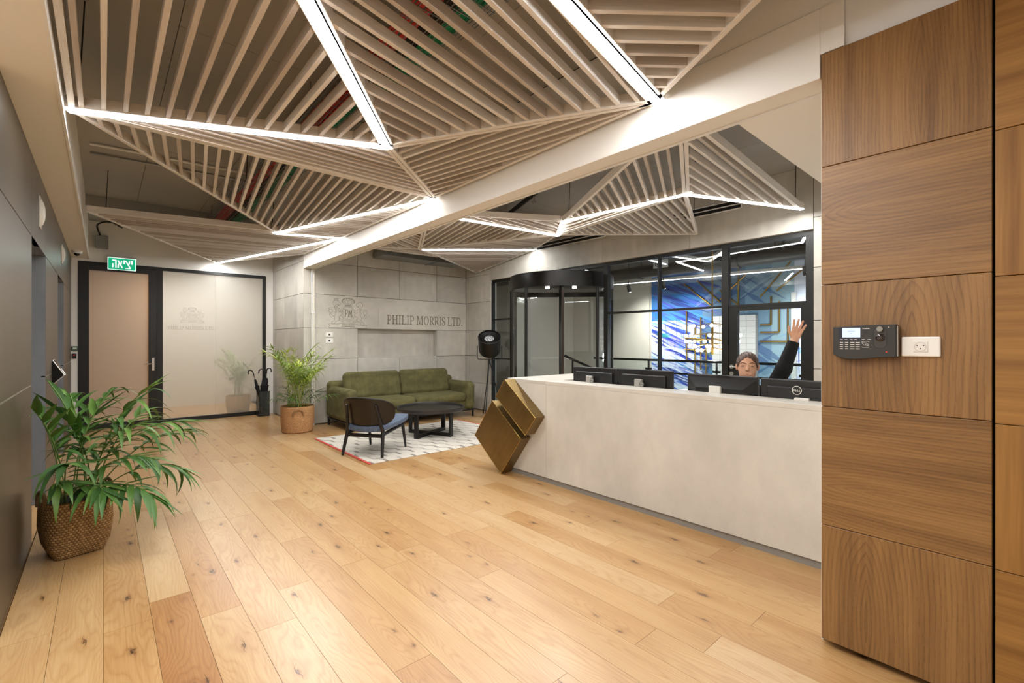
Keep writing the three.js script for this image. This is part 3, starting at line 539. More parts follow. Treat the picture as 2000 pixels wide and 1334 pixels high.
  const pp = thing('steel_pipe', 'slim white pipe standing beside the lounge wall behind the palm', 'pipe', 2.665, 0, DS - 0.05); part(pp, 'pipe', rod(V(-0.014, 0, 0), V(-0.014, 2.655, 0), 0.013, 12), white2); part(pp, 'pipe', rod(V(0.018, 0, 0), V(0.018, 2.655, 0), 0.012, 12), std(0xe8e0d2, 0.3)); for (const y of [0.9, 1.9]) part(pp, 'clip', box(-0.03, 0.032, y, y + 0.02, -0.016, 0.05), white2);
}
// ---- light from the hall behind the camera and the side corridor
{
  lightLine('light line behind the camera over the entrance side', [0.0, SY, -0.9], [2.2, SY, -1.9], { group: 'light lines behind the camera', k: LED * 0.5 });
  lightLine('light line in the side corridor by the lifts', [-2.6, SY, 1.2], [-0.9, SY, 1.2], { group: 'light lines behind the camera', k: LED * 1.6, w: 0.08 });
}

// ================================================================ reception desk
{
  const t = thing('reception_desk', 'long pale concrete reception desk with a dark kick line', 'desk', 3.34, 0, 2.3);
  const bx = (...a) => { const g = box(...a); g.translate(-3.34, 0, 2.3); return g; }, rb = (...a) => { const g = rbox(...a); g.translate(-3.34, 0, 2.3); return g; };
  part(t, 'front_panel', rb(3.34, 3.37, 0.052, 0.985, 0.75, 3.288, 0.003, 1), deskMat); part(t, 'front_panel', rb(3.34, 3.37, 0.052, 0.985, 3.2895, 3.88, 0.003, 1, 2, 1), deskMat);
  part(t, 'kick_board', bx(3.356, 3.4, 0, 0.053, 0.75, 3.86), std(0x8a8781, 0.5), 'recessed grey kick board'); 
  part(t, 'end_panel', bx(3.37, 4.48, 0.0, 0.985, 3.85, 3.88), deskMat); part(t, 'end_panel', bx(3.37, 3.6, 0, 0.985, 0.75, 0.78), deskMat);
  part(t, 'counter_top', rb(3.34, 3.6, 0.985, 1.02, 0.75, 3.3, 0.003, 1), deskMat); part(t, 'counter_top', rb(3.34, 4.5, 0.985, 1.02, 3.3015, 3.88, 0.003, 1, 1, 2), deskMat);
  part(t, 'inner_panel', bx(3.57, 3.6, 0.0, 0.985, 0.78, 3.85), deskMat); part(t, 'work_surface', bx(3.6, 3.93, 0.71, 0.74, 0.78, 3.29), std(0xd8d3c8, 0.5)); part(t, 'side_panel', bx(3.6, 4.48, 0, 0.985, 3.29, 3.31), deskMat);
  part(t, 'table_leg', bx(3.87, 3.92, 0, 0.71, 0.8, 0.85), darkMetal);
}
const brassMap = texture(512, 512, (u, v) => { const a = pf(u, v, 2, 3, 400, 4), b = pf(u, v, 120, 4, 405, 2), c = pf(u, v, 5, 5, 409, 3); return mix3([146, 122, 78], [106, 86, 50], clamp(0.2 + 0.9 * (a - 0.35) + 0.25 * (b - 0.5) + 0.4 * (c - 0.5))); });
const brassMat = std(0xffffff, 0.36, 0.85, { map: brassMap }), brassEdge = std(0xd0ae62, 0.25, 1);
function brassBox(label, ym, dm, hl, hs, ang) {      // tilted flat brass box fixed to the desk front; hl, hs half sizes, ang of the long side in (D, Y)
  const t = thing('brass_box', label, 'ornament', 3.27, ym, dm, 'brass boxes on the desk end');
  const g = new THREE.BoxGeometry(0.138, hs * 2, hl * 2); metric(g, ym, dm, false, 0.9); g.rotateX(-ang); part(t, 'brass_case', g, brassMat);
  const lines = []; const c = (a, b) => { const z = a * Math.cos(-ang) * 1, q = new THREE.Vector3(-0.069, b, a).applyAxisAngle(new THREE.Vector3(1, 0, 0), -ang); return q; };
  for (const [p, q] of [[[-hl, -hs], [hl, -hs]], [[hl, -hs], [hl, hs]], [[hl, hs], [-hl, hs]], [[-hl, hs], [-hl, -hs]]]) lines.push(rod(c(...p), c(...q), 0.0022, 6));
  part(t, 'edge_trim', merged(lines), brassEdge, 'thin bright brass edge');
}
brassBox('larger brass box standing on its corner against the desk end', 0.386, 3.905, 0.29, 0.265, -Math.atan2(0.35, 0.465));
brassBox('narrow brass box above the larger one at the desk top', 0.745, 3.61, 0.292, 0.121, -Math.atan2(0.35, 0.465));

// ================================================================ monitors and desk items
{
  const dell = (fg, bg) => canvasTexture(128, 128, (g) => { g.fillStyle = bg; g.fillRect(0, 0, 128, 128); g.strokeStyle = g.fillStyle = fg; g.lineWidth = 8; g.beginPath(); g.arc(64, 64, 54, 0, 7); g.stroke(); g.font = 'bold 36px sans-serif'; g.textAlign = 'center'; g.textBaseline = 'middle'; g.fillText('D', 29, 66); g.save(); g.translate(52, 66); g.rotate(-0.5); g.fillText('E', 0, 0); g.restore(); g.fillText('L', 76, 66); g.fillText('L', 97, 66); });
  const shell = phy(0x1c1b1b, 0.42), shellGloss = phy(0x121212, 0.25), silver = std(0xa9a59d, 0.4, 0.3), pale = std(0xdedad2, 0.4), dark = dell('#2a2a2a', '#8f8c86'), lite = dell('#e8e4dc', '#161616');
  const disc = (r, tex) => { const g = new THREE.CircleGeometry(r, 32); g.rotateY(-Math.PI / 2); return [g, std(0xffffff, 0.45, 0, { map: tex })]; };
  const spots = [[2.912, 1.166, 0, 'leftmost black monitor seen from behind on the reception desk'], [2.356, 1.168, 0, 'second monitor from the left, seen from behind, beside the paper tray'], [1.666, 1.156, 1, 'third monitor with a sloping glossy back and white stand in front of the receptionist'], [1.095, 1.15, 2, 'rightmost monitor with a white ring logo on its back']];
  spots.forEach(([d, top, kind, label], i) => {
    const t = thing('computer_monitor', label, 'monitor', 3.7, 0.74, d, 'monitors on the reception desk'), y1 = top - 0.74, y0 = y1 - 0.34, hw = 0.276;
    part(t, 'case', rbox(-0.068, -0.03, y0, y1, -hw, hw, 0.008, 2), shell);
    part(t, 'screen', box(-0.0298, -0.029, y0 + 0.015, y1 - 0.015, -hw + 0.015, hw - 0.015), std(0x07080a, 0.1));
    if (kind === 1) { const g = new THREE.CylinderGeometry(0.19, 0.272, 0.05, 4, 1).rotateY(Math.PI / 4); g.scale(1.41, 1, 0.86).rotateZ(Math.PI / 2); g.rotateX(Math.PI / 2); g.scale(1, 1, 1); const p = g.attributes.position; const gg = new THREE.BoxGeometry(0.04, 0.3, 0.54, 1, 1, 1), q = gg.attributes.position; for (let k = 0; k < q.count; k++) if (q.getX(k) < 0) { q.setZ(k, q.getZ(k) * 0.68); q.setY(k, q.getY(k) * 0.6 - 0.02); } gg.computeVertexNormals(); gg.translate(-0.088, (y0 + y1) / 2, 0); part(t, 'bevelled_back', gg.toNonIndexed(), shellGloss); }
    else part(t, 'back_bulge', rbox(-0.092, -0.068, y0 + 0.05, y1 - 0.045, -hw + 0.05, hw - 0.05, 0.012, 3), shell);
    const st = part(t, 'stand', rbox(-0.135, -0.105, 0.012, kind === 2 ? y1 - 0.115 : y1 - 0.082, 0.02 - (kind ? 0.045 : 0.036) + (kind === 2 ? -0.03 : 0.0), 0.02 + (kind ? 0.045 : 0.036) + (kind === 2 ? -0.03 : 0.0), 0.006, 2), kind ? pale : silver, kind ? 'white stand' : 'silver stand');
    part(t, 'stand_base', rbox(-0.18, 0.02, 0, 0.013, -0.11, 0.11, 0.005, 2), kind ? pale : silver);
    part(t, 'neck_joint', rbox(-0.108, -0.06, y0 + 0.13, y0 + 0.19, -0.03, 0.07, 0.006, 2), shell);
    if (kind === 2) { const [g, m] = disc(0.034, lite); g.translate(-0.0925, y1 - 0.068, -0.03); part(t, 'logo', g, m, 'white ring logo reading DELL'); }
    else { const [g, m] = disc(0.025, kind ? lite : dark); if (!kind) { g.translate(-0.1355, y1 - 0.125, 0.02); part(t, 'logo', g, m, 'dark ring logo reading DELL'); } else { const w = canvasTexture(256, 64, (c) => { c.fillStyle = '#121212'; c.fillRect(0, 0, 256, 64); c.fillStyle = '#2e2e2e'; c.font = 'bold 56px sans-serif'; c.textAlign = 'center'; c.fillText('DELL', 128, 52); }); const pg = new THREE.PlaneGeometry(0.1, 0.022).rotateY(-Math.PI / 2); pg.translate(-0.0692, y1 - 0.012, 0.02); part(t, 'logo', pg, std(0xffffff, 0.3, 0, { map: w }), 'faint DELL lettering'); } }
  });
  const tr = thing('letter_tray', 'low black paper tray with a few white sheets beside the second monitor', 'tray', 3.78, 0.74, 2.0); part(tr, 'tray', merged([rbox(-0.12, 0.12, 0.2, 0.21, -0.08, 0.1, 0.003), box(-0.12, -0.11, 0, 0.25, -0.08, 0.1), box(0.11, 0.12, 0, 0.25, -0.08, 0.1), rbox(-0.12, 0.12, 0, 0.01, -0.08, 0.1, 0.003)]), cable); part(tr, 'paper', box(-0.1, 0.1, 0.21, 0.262, -0.07, 0.09), std(0xe8e4dc, 0.8));
  const hs = thing('desk_telephone', 'dark telephone console on the desk behind the leftmost monitor', 'telephone', 3.8, 0.74, 3.21); part(hs, 'base', rbox(-0.1, 0.1, 0, 0.07, -0.04, 0.08, 0.01), shell); part(hs, 'handset', tube([V(-0.1, 0.08, 0.05), V(-0.06, 0.11, 0.05), V(0.05, 0.11, 0.05), V(0.09, 0.08, 0.05)], 0.016), shell);
}
// ================================================================ lounge
const suedeMap = texture(512, 512, (u, v) => { const a = pf(u, v, 5, 7, 500, 5), b = pf(u, v, 200, 200, 505, 1), st = pf(u, v, 30, 4, 508, 3); return mix3([114, 108, 66], [78, 74, 42], clamp(0.5 + 1.4 * (a - 0.5) + 0.25 * (b - 0.5) + 0.4 * (st - 0.5))); });
const suede = phy(0xffffff, 0.95, { map: suedeMap, sheen: 0.5, sheenRoughness: 0.6, sheenColor: new THREE.Color(0x8a8656) });
function cushion(w, h, e, puff, s) {                // soft box: rounded, bulging and a little uneven
  const g = new RoundedBoxGeometry(w, h, e, 10, Math.min(w, h, e) * 0.42), p = g.attributes.position;
  for (let i = 0; i < p.count; i++) {
    let x = p.getX(i), y = p.getY(i), z = p.getZ(i); const fx = 1 - Math.pow(Math.abs(x) / (w / 2), 2.5), fy = 1 - Math.pow(Math.abs(y) / (h / 2), 2.5), fz = 1 - Math.pow(Math.abs(z) / (e / 2), 2.5);
    const k = puff * (0.75 + 0.5 * fbm(x * 6 + s, (y + z) * 6, 600 + s, 2)), wr = 0.006 * (fbm(x * 22 + s, y * 9 + z * 12, 610 + s, 3) - 0.5);
    p.setXYZ(i, x + Math.sign(x) * 0.3 * k * clamp(fy) * clamp(fz), y + Math.sign(y) * k * clamp(fx) * clamp(fz) + wr, z + Math.sign(z) * k * clamp(fx) * clamp(fy) + wr);
  }
  const m = mergeVertices(g, 1e-4); m.computeVertexNormals(); const n = m.toNonIndexed(); return metric(n, s * 0.37, s * 0.21, false, 1.2);
}
{
  const t = thing('sofa', 'olive green suede two seat sofa on thin black legs', 'sofa', 4.1, 0, 7.64);
  // local: R -1.26..1.26, D -0.48..0.44 ; front towards -D
  const put = (g, r, y, d) => { g.translate(r, y, -d); return g; };
  part(t, 'base', rbox(-1.1, 1.1, 0.14, 0.3, -0.42, 0.36, 0.03, 3), suede); part(t, 'back', put(cushion(2.5, 0.6, 0.17, 0.006, 1), 0, 0.445, 0.365), suede);
  part(t, 'arm', put(cushion(0.2, 0.52, 0.86, 0.012, 2), -1.155, 0.395, -0.06), suede); part(t, 'arm', put(cushion(0.2, 0.52, 0.86, 0.012, 3), 1.155, 0.395, -0.06), suede);
  part(t, 'seat_cushion', put(cushion(1.05, 0.17, 0.74, 0.02, 4), -0.53, 0.375, -0.11), suede); part(t, 'seat_cushion', put(cushion(1.05, 0.17, 0.74, 0.02, 5), 0.53, 0.375, -0.11), suede);
  const bc = (s) => { const g = cushion(1.03, 0.46, 0.17, 0.035, s); g.rotateX(-0.2); return g; };
  part(t, 'back_cushion', put(bc(6), -0.52, 0.655, 0.18), suede); part(t, 'back_cushion', put(bc(7), 0.52, 0.66, 0.18), suede);
  part(t, 'leg_frame', merged([bar(V(-1.22, 0.115, -0.46), V(1.22, 0.115, -0.46), 0.025, 0.025), bar(V(-1.22, 0.115, 0.4), V(1.22, 0.115, 0.4), 0.025, 0.025), bar(V(-1.22, 0.115, -0.46), V(-1.22, 0.115, 0.4), 0.025, 0.025), bar(V(1.22, 0.115, -0.46), V(1.22, 0.115, 0.4), 0.025, 0.025)]), black);
  for (const r of [-1.21, 1.21]) for (const d of [-0.45, 0.39]) part(t, 'leg', box(r - 0.013, r + 0.013, 0, 0.116, d - 0.013, d + 0.013), black);
}
{
  const map = canvasTexture(1024, 768, (g, w, h) => {          // 2.5 x 1.9 m woven rug: pale ground, grey hexagonal lattice of short bars
    g.fillStyle = '#cfc8bb'; g.fillRect(0, 0, w, h);
    g.fillStyle = 'rgba(118,110,100,0.6)'; for (let y = 0; y < h; y += 22) g.fillRect(0, y, w, 2);
    const cw = 76, ch = 84; let q = 0;
    for (let j = -1; j < h / ch + 1; j++) for (let i = -1; i < w / cw + 1; i++) {
      q++; const x = i * cw + (j % 2) * cw / 2, y = j * ch, dk = hash(i, j, 4) > 0.45; g.fillStyle = dk ? 'rgba(112,104,96,0.75)' : 'rgba(146,137,128,0.55)';
      g.beginPath(); g.moveTo(x, y); g.lineTo(x + 17, y); g.lineTo(x + 17, y + ch * 0.6); g.lineTo(x, y + ch * 0.6); g.fill();
      if (hash(i, j, 9) > 0.3) { g.beginPath(); g.moveTo(x, y + ch * 0.6); g.lineTo(x + 17, y + ch * 0.6); g.lineTo(x - cw / 2 + 17, y + ch); g.lineTo(x - cw / 2, y + ch); g.fill(); }
    }
    for (let k = 0; k < 14000; k++) { g.fillStyle = hash(k, 1, 8) > 0.5 ? 'rgba(255,252,244,0.25)' : 'rgba(90,80,70,0.12)'; g.fillRect(hash(k, 2, 8) * w, hash(k, 3, 8) * h, 5, 1.5); }
  });
  const t = thing('area_rug', 'pale rug with grey lattice pattern and red ends', 'rug', 3.57, 0, 6.06), g = rbox(-1.235, 1.235, 0.0005, 0.009, -0.94, 0.94, 0.004, 2), p = g.attributes.position, uv = g.attributes.uv;
  for (let i = 0; i < p.count; i++) uv.setXY(i, (p.getX(i) + 1.25) / 2.5, (p.getZ(i) + 0.95) / 1.9);
  part(t, 'weave', g, std(0xffffff, 0.95, 0, { map })); for (const s of [-1, 1]) part(t, 'red_end', rbox(s * 1.235, s * 1.268, 0.0005, 0.0085, -0.94, 0.94, 0.003, 1), std(0xc2483c, 0.9), 'red woven end binding');
}
{
  const t = thing('coffee_table', 'round black coffee table with a raised rim and crossed base', 'table', 3.75, 0.009, 6.15);
  const topg = new THREE.LatheGeometry([[0.001, 0.375], [0.495, 0.375], [0.505, 0.385], [0.505, 0.428], [0.497, 0.43], [0.49, 0.424], [0.486, 0.4], [0.001, 0.398]].map((q) => new THREE.Vector2(...q)), 72);
  const grain = texture(256, 256, (u, v) => { const l = 30 + 24 * (fbm(u * 30, v * 3, 700, 3) - 0.4); return [l, l * 0.95, l * 0.92]; });
  part(t, 'table_top', toCreasedNormals(topg, 0.6), phy(0x2e2a28, 0.34)); const inlay = new THREE.CylinderGeometry(0.485, 0.485, 0.002, 64); inlay.translate(0, 0.3995, 0); part(t, 'tray_surface', metric(inlay), phy(0x807874, 0.32, { map: grain }));
  const m = phy(0x151312, 0.45), a0 = Math.atan2(-0.36, 0.5);
  const legs = [[3.383, 5.985], [4.094, 6.327], [3.883, 5.79], [3.58, 6.494]].map(([r, d]) => [(r - 3.745), (d - 6.15)]);
  for (const [r, d] of legs) { const l = Math.hypot(r, d), k = 0.385 / l; part(t, 'leg', bar(V(r * (k - 0.07), 0, d * (k - 0.07)), V(r * k, 0, d * k), 0.065, 0.376), m); }
  for (const [i, j, y] of [[0, 1, 0], [2, 3, 0.0006]]) { const u = (q) => { const l = Math.hypot(...legs[q]); return [legs[q][0] / l * 0.36, legs[q][1] / l * 0.36]; }; const p = u(i), q = u(j); part(t, 'floor_rail', bar(V(p[0], y, p[1]), V(q[0], y, q[1]), 0.064, 0.045), m); }
  for (const [i, j] of [[0, 1], [2, 3]]) { const u = (q) => { const l = Math.hypot(...legs[q]); return [legs[q][0] / l * 0.36, legs[q][1] / l * 0.36]; }; const p = u(i), q = u(j); part(t, 'top_rail', bar(V(p[0], 0.335, p[1]), V(q[0], 0.335, q[1]), 0.05, 0.04), m); }
}
{
  // lounge chair seen from behind; local +x = forwards, z to its right
  const t = thing('lounge_chair', 'low black timber lounge chair with blue grey seat, back to the camera', 'chair', 2.645, 0.009, 5.69); t.rotation.y = Math.atan2(0.338, 0.5) ;
  const m = phy(0x15110e, 0.4), shell = phy(0x1c1510, 0.34), L = (x, y, z) => new THREE.Vector3(x, y, z);
  const tap = (a, b, r0, r1) => rod(a, b, r0, 14, r1);
  for (const s of [-1, 1]) {
    part(t, 'rear_leg', merged([tap(L(-0.31, 0.0, s * 0.275), L(-0.24, 0.3, s * 0.245), 0.017, 0.024), tap(L(-0.24, 0.3, s * 0.245), L(-0.33, 0.62, s * 0.2), 0.024, 0.016), new THREE.SphereGeometry(0.024, 14, 10).translate(-0.24, 0.3, s * 0.245), new THREE.SphereGeometry(0.016, 12, 8).translate(-0.33, 0.62, s * 0.2)]), m);
    part(t, 'front_leg', tap(L(0.31, 0.0, s * 0.265), L(0.25, 0.33, s * 0.25), 0.014, 0.023), m);
    part(t, 'side_rail', tap(L(-0.25, 0.265, s * 0.245), L(0.265, 0.315, s * 0.25), 0.024, 0.02), m);
  }
  part(t, 'cross_rail', tap(L(-0.245, 0.245, -0.245), L(-0.245, 0.245, 0.245), 0.024, 0.024), m); part(t, 'cross_rail', tap(L(0.2, 0.3, -0.25), L(0.2, 0.3, 0.25), 0.018, 0.018), m);
  // seat: rounded pad
  const seat = new THREE.Shape(); seat.moveTo(-0.24, -0.22); seat.bezierCurveTo(-0.3, -0.1, -0.3, 0.1, -0.24, 0.22); seat.bezierCurveTo(-0.1, 0.32, 0.2, 0.34, 0.33, 0.27); seat.bezierCurveTo(0.38, 0.15, 0.38, -0.15, 0.33, -0.27); seat.bezierCurveTo(0.2, -0.34, -0.1, -0.32, -0.24, -0.22);
  const sg = new THREE.ExtrudeGeometry(seat, { depth: 0.03, bevelEnabled: true, bevelThickness: 0.018, bevelSize: 0.02, bevelSegments: 4, curveSegments: 20 }).rotateX(-Math.PI / 2); const sp = sg.attributes.position;
  for (let i = 0; i < sp.count; i++) sp.setY(i, sp.getY(i) + 0.345 + sp.getX(i) * 0.11 + 0.1 * sp.getZ(i) * sp.getZ(i)); sg.computeVertexNormals();
  const denim = texture(256, 256, (u, v) => { const l = 0.85 + 0.3 * (fbm(u * 40, v * 40, 720, 3) - 0.5) + 0.1 * (noise(u * 128, v * 128, 722) - 0.5); return [104 * l, 118 * l, 140 * l]; });
  part(t, 'seat', metric(sg, 0, 0, false, 2), phy(0xffffff, 0.95, { map: denim, sheen: 0.4 }), 'blue grey upholstered seat pad');
  // curved back shell: wide oval bent round the sitter
  const N = 28, M = 14, pos = [], idx = [], th = 0.012;
  for (let side = 0; side < 2; side++) for (let j = 0; j <= M; j++) for (let i = 0; i <= N; i++) {
    const rr = j / M, an = i / N * Math.PI * 2, q = 1 / Math.pow(Math.pow(Math.abs(Math.cos(an)), 2.7) + Math.pow(Math.abs(Math.sin(an)), 2.7), 1 / 2.7);
    const w = rr * Math.cos(an) * q * 0.36, hh = rr * Math.sin(an) * q * (Math.sin(an) > 0 ? 0.165 : 0.225);
    const lean = 0.28, x = -0.325 + w * w * 1.35 - (hh) * lean, y = 0.565 + hh; pos.push(x + (side ? th : -th) * (rr > 0.98 ? 0.4 : 1), y, w);
  }
  const row = N + 1, per = row * (M + 1);
  for (let s = 0; s < 2; s++) for (let j = 0; j < M; j++) for (let i = 0; i < N; i++) { const a = s * per + j * row + i, b = a + 1, c = a + row, d = c + 1; s ? idx.push(a, b, c, b, d, c) : idx.push(a, c, b, b, c, d); }
  for (let i = 0; i < N; i++) { const a = M * row + i, b = a + 1, c = per + a, d = per + b; idx.push(a, c, b, b, c, d); }
  const bg = new THREE.BufferGeometry(); bg.setAttribute('position', new THREE.Float32BufferAttribute(pos, 3)); bg.setIndex(idx); bg.computeVertexNormals();
  part(t, 'backrest', bg, shell);
}
{
  const cr = 5.58, cd = 7.02, t = thing('floor_lamp', 'black studio style tripod floor lamp with a drum head', 'floor lamp', cr, 0, cd);
  const head = new THREE.Vector3(0, 1.36, 0), hub = new THREE.Vector3(0, 1.04, 0);
  for (const a of [2.55, 4.9, 0.5]) part(t, 'leg', rod(new THREE.Vector3(0.26 * Math.cos(a), 0, 0.26 * Math.sin(a)), new THREE.Vector3(0.012 * Math.cos(a), 1.03, 0.012 * Math.sin(a)), 0.009, 10), black);
  part(t, 'hub', rod(new THREE.Vector3(0, 0.98, 0), new THREE.Vector3(0, 1.08, 0), 0.022, 14), black);
  // yoke in the plane across the view
  const sx = new THREE.Vector3(Math.cos(YAW), 0, Math.sin(YAW)), q = (k, y) => sx.clone().multiplyScalar(k).setY(y);
  part(t, 'yoke', new THREE.TubeGeometry(new THREE.CatmullRomCurve3([q(-0.235, 1.34), q(-0.235, 1.12), q(-0.215, 1.085), q(-0.18, 1.08), q(0.18, 1.08), q(0.215, 1.085), q(0.235, 1.12), q(0.235, 1.34)], false, 'catmullrom', 0.2), 60, 0.008, 8), black);
  const drum = new THREE.LatheGeometry([[0.001, -0.18], [0.17, -0.18], [0.2, -0.165], [0.212, -0.13], [0.215, 0.19], [0.205, 0.192], [0.2, 0.16], [0.12, 0.13], [0.001, 0.12]].map((v) => new THREE.Vector2(...v)), 56);
  const Hd = new THREE.Group();
  const tilt = new THREE.Matrix4().makeRotationFromQuaternion(new THREE.Quaternion().setFromUnitVectors(new THREE.Vector3(0, 1, 0), new THREE.Vector3(-0.42, 0.8, 0.5).normalize()));
  const dg = toCreasedNormals(drum, 0.6); dg.applyMatrix4(tilt); dg.translate(head.x, head.y, head.z); const hd = part(t, 'lamp_head', dg, phy(0x14110e, 0.45));
  const rings = []; for (let k = 0; k < 9; k++) rings.push(new THREE.TorusGeometry(0.108 + k * 0.0105, 0.0022, 6, 40).rotateX(Math.PI / 2).translate(0, 0.165, 0)); const rg = merged(rings); rg.applyMatrix4(tilt); rg.translate(0, head.y, 0); part(hd, 'grille', rg, black);
  const refl = texture(128, 128, (u, v) => { const n = noise(Math.atan2(v - 0.5, u - 0.5) * 6 + 20, Math.hypot(u - 0.5, v - 0.5) * 40, 730); const l = n > 0.42 ? 235 : 70; return [l, l, l]; });
  const rf = new THREE.SphereGeometry(0.1, 32, 12, 0, Math.PI * 2, 0, 0.9).scale(1.15, 0.5, 1.15).translate(0, 0.12, 0); rf.applyMatrix4(tilt); rf.translate(0, head.y, 0); part(hd, 'reflector_bulb', rf, std(0xffffff, 0.25, 0.3, { map: refl }), 'faceted silver reflector');
  part(t, 'power_cord', tube([new THREE.Vector3(0.1, 0.55, 0.05), new THREE.Vector3(-0.02, 0.2, 0.05), new THREE.Vector3(-0.2, 0.01, 0.0), new THREE.Vector3(-0.32, 0.006, -0.15)], 0.003, 30, 6), black);
}
// ================================================================ plants
function leafGeo(droop, fold = 0.25) {               // blade along +x, 1 long, 1 wide at its widest
  const n = 7, pos = [], idx = [];
  for (let i = 0; i <= n; i++) {
    const s = i / n, w = 0.5 * Math.pow(Math.sin(Math.PI * Math.pow(s, 0.62) * 0.985 + 0.03), 0.9) * (1 - 0.25 * s), a = droop * s, x = s * Math.cos(a * 0.7), y = -s * Math.sin(a * 0.7) * 0.9;
    pos.push(x, y + w * fold * 0.12, -w, x, y - w * fold * 0.1, 0, x, y + w * fold * 0.12, w);
  }
  for (let i = 0; i < n; i++) { const a = i * 3, b = a + 3; idx.push(a, a + 1, b, a + 1, b + 1, b, a + 1, a + 2, b + 1, a + 2, b + 2, b + 1); }
  const g = new THREE.BufferGeometry(); g.setAttribute('position', new THREE.Float32BufferAttribute(pos, 3)); g.setIndex(idx); g.computeVertexNormals(); const q = g.toNonIndexed(); q.setAttribute('uv', new THREE.BufferAttribute(new Float32Array(q.attributes.position.count * 2), 2)); return q;
}
const leaves = [0.15, 0.5, 0.95, 1.35].map((d) => leafGeo(d));
const leafMat = (c, t = 0.25) => phy(c, 0.5, { transmission: t, thickness: 0, side: THREE.DoubleSide });
// frond: stalk that rises then arches; leaflets in pairs along its outer part
function frond(plant, base, az, elev, len, bend, leafLen, leafW, pairs, mats, stalkMat, single, from = 0.38, inside = () => true) {
  const pts = [base.clone()], dirs = [], n = 16; let p = base.clone();
  for (let i = 0; i < n; i++) { const s = i / n, e = elev - bend * Math.pow(s, 1.6), d = new THREE.Vector3(Math.cos(e) * Math.cos(az), Math.sin(e), Math.cos(e) * Math.sin(az)); const q = p.clone().addScaledVector(d, len / n); if (!inside(q)) { d.x *= -0.15; d.z *= -0.15; d.y = Math.max(d.y, 0.5); d.normalize(); q.copy(p).addScaledVector(d, len / n); } p = q; pts.push(p); dirs.push(d); }
  const stalk = new THREE.TubeGeometry(new THREE.CatmullRomCurve3(pts), 18, single ? 0.0028 : 0.004, 5), gs = [];
  const rach = single ? null : part(plant, 'frond', stalk, stalkMat);
  const side = new THREE.Vector3(-Math.sin(az), 0, Math.cos(az));
  for (let k = 0; k < pairs; k++) for (const m of [-1, 1]) {
    const s = from + (1 - from) * (k + 0.5 + (m > 0 ? 0.2 : 0)) / pairs, f = Math.min(s * n, n - 1.001), i = Math.floor(f), o = pts[i].clone().lerp(pts[i + 1], f - i), t = dirs[i];
    const spread = lerp(1.15, 0.35, (k + 1) / pairs) + rnd(-0.12, 0.12), x = t.clone().multiplyScalar(Math.cos(spread)).addScaledVector(side, m * Math.sin(spread)).add(new THREE.Vector3(0, rnd(-0.18, 0.12), 0)).normalize();
    const z = new THREE.Vector3(0, 1, 0).cross(x).normalize().negate(), y = z.clone().cross(x), L = leafLen * (0.55 + 0.6 * Math.sin(Math.PI * (0.12 + 0.8 * k / pairs))) * rnd(0.85, 1.15), w = leafW * rnd(0.8, 1.2);
    if (!inside(o.clone().addScaledVector(x, L)) || !inside(o) || !inside(o.clone().addScaledVector(x, L * 0.7).addScaledVector(y, -L * 0.7))) continue;
    const mtx = new THREE.Matrix4().makeBasis(x.multiplyScalar(L), y.multiplyScalar(L), z.multiplyScalar(w)).setPosition(o), g = leaves[Math.floor(rnd(0, 4))];
    if (single) gs.push(g.clone().applyMatrix4(mtx)); else { const l = part(rach, 'leaflet', g, mats[Math.floor(rnd(0, mats.length))]); l.matrixAutoUpdate = false; l.matrix.copy(mtx); mtx.decompose(l.position, l.quaternion, l.scale); l.matrixAutoUpdate = true; }
  }
  if (single) part(plant, 'frond', merged([stalk, ...gs]), mats[Math.floor(rnd(0, mats.length))]);
}
const weave = (cols, rows, s, lo = [116, 88, 54], hi = [208, 176, 126]) => [
  texture(512, 512, (u, v) => { const cx = u * cols, ry = v * rows, o = Math.floor(ry) % 2, fx = (cx + o * 0.5) % 1, fy = ry % 1, bx = 1 - Math.pow(Math.abs(2 * fx - 1), 3), by = 1 - Math.pow(Math.abs(2 * fy - 1), 3), h = bx * by, n = fbm(u * 40, v * 60, s, 3), st = hash(Math.floor(cx + o * 0.5), Math.floor(ry), s); return mix3(lo, hi, clamp(0.1 + 0.7 * h + 0.5 * (n - 0.5) + 0.35 * (st - 0.5))); }),
  texture(512, 512, (u, v) => { const cx = u * cols, ry = v * rows, o = Math.floor(ry) % 2, fx = (cx + o * 0.5) % 1, fy = ry % 1, h = (1 - Math.pow(2 * fx - 1, 2)) * (1 - Math.pow(2 * fy - 1, 2)) * 255; return [h, h, h]; }, false)];
function basketShell(sections, seg = 64) {           // sections: [y, cx, cz, half size, squareness, turn], plus a wall folded inwards at the top
  const pos = [], uv = [], idx = [];
  sections.forEach(([y, cx, cz, r, sq, turn], j) => { for (let i = 0; i <= seg; i++) { const a = i / seg * Math.PI * 2, e = 2 + sq * 5, q = 1 / Math.pow(Math.pow(Math.abs(Math.cos(a)), e) + Math.pow(Math.abs(Math.sin(a)), e), 1 / e), x = r * q * Math.cos(a), z = r * q * Math.sin(a); pos.push(cx + x * Math.cos(turn) - z * Math.sin(turn), y, cz + x * Math.sin(turn) + z * Math.cos(turn)); uv.push(i / seg * 3, j < sections.length - 2 ? y * 2.4 : y * 2.4 + 0.1); } });
  for (let j = 0; j < sections.length - 1; j++) for (let i = 0; i < seg; i++) { const a = j * (seg + 1) + i, b = a + 1, c = a + seg + 1, d = c + 1; idx.push(a, c, b, b, c, d); }
  const g = new THREE.BufferGeometry(); g.setAttribute('position', new THREE.Float32BufferAttribute(pos, 3)); g.setAttribute('uv', new THREE.Float32BufferAttribute(uv, 2)); g.setIndex(idx); g.computeVertexNormals(); return g;
}
const soil = std(0x1d150e, 0.95);
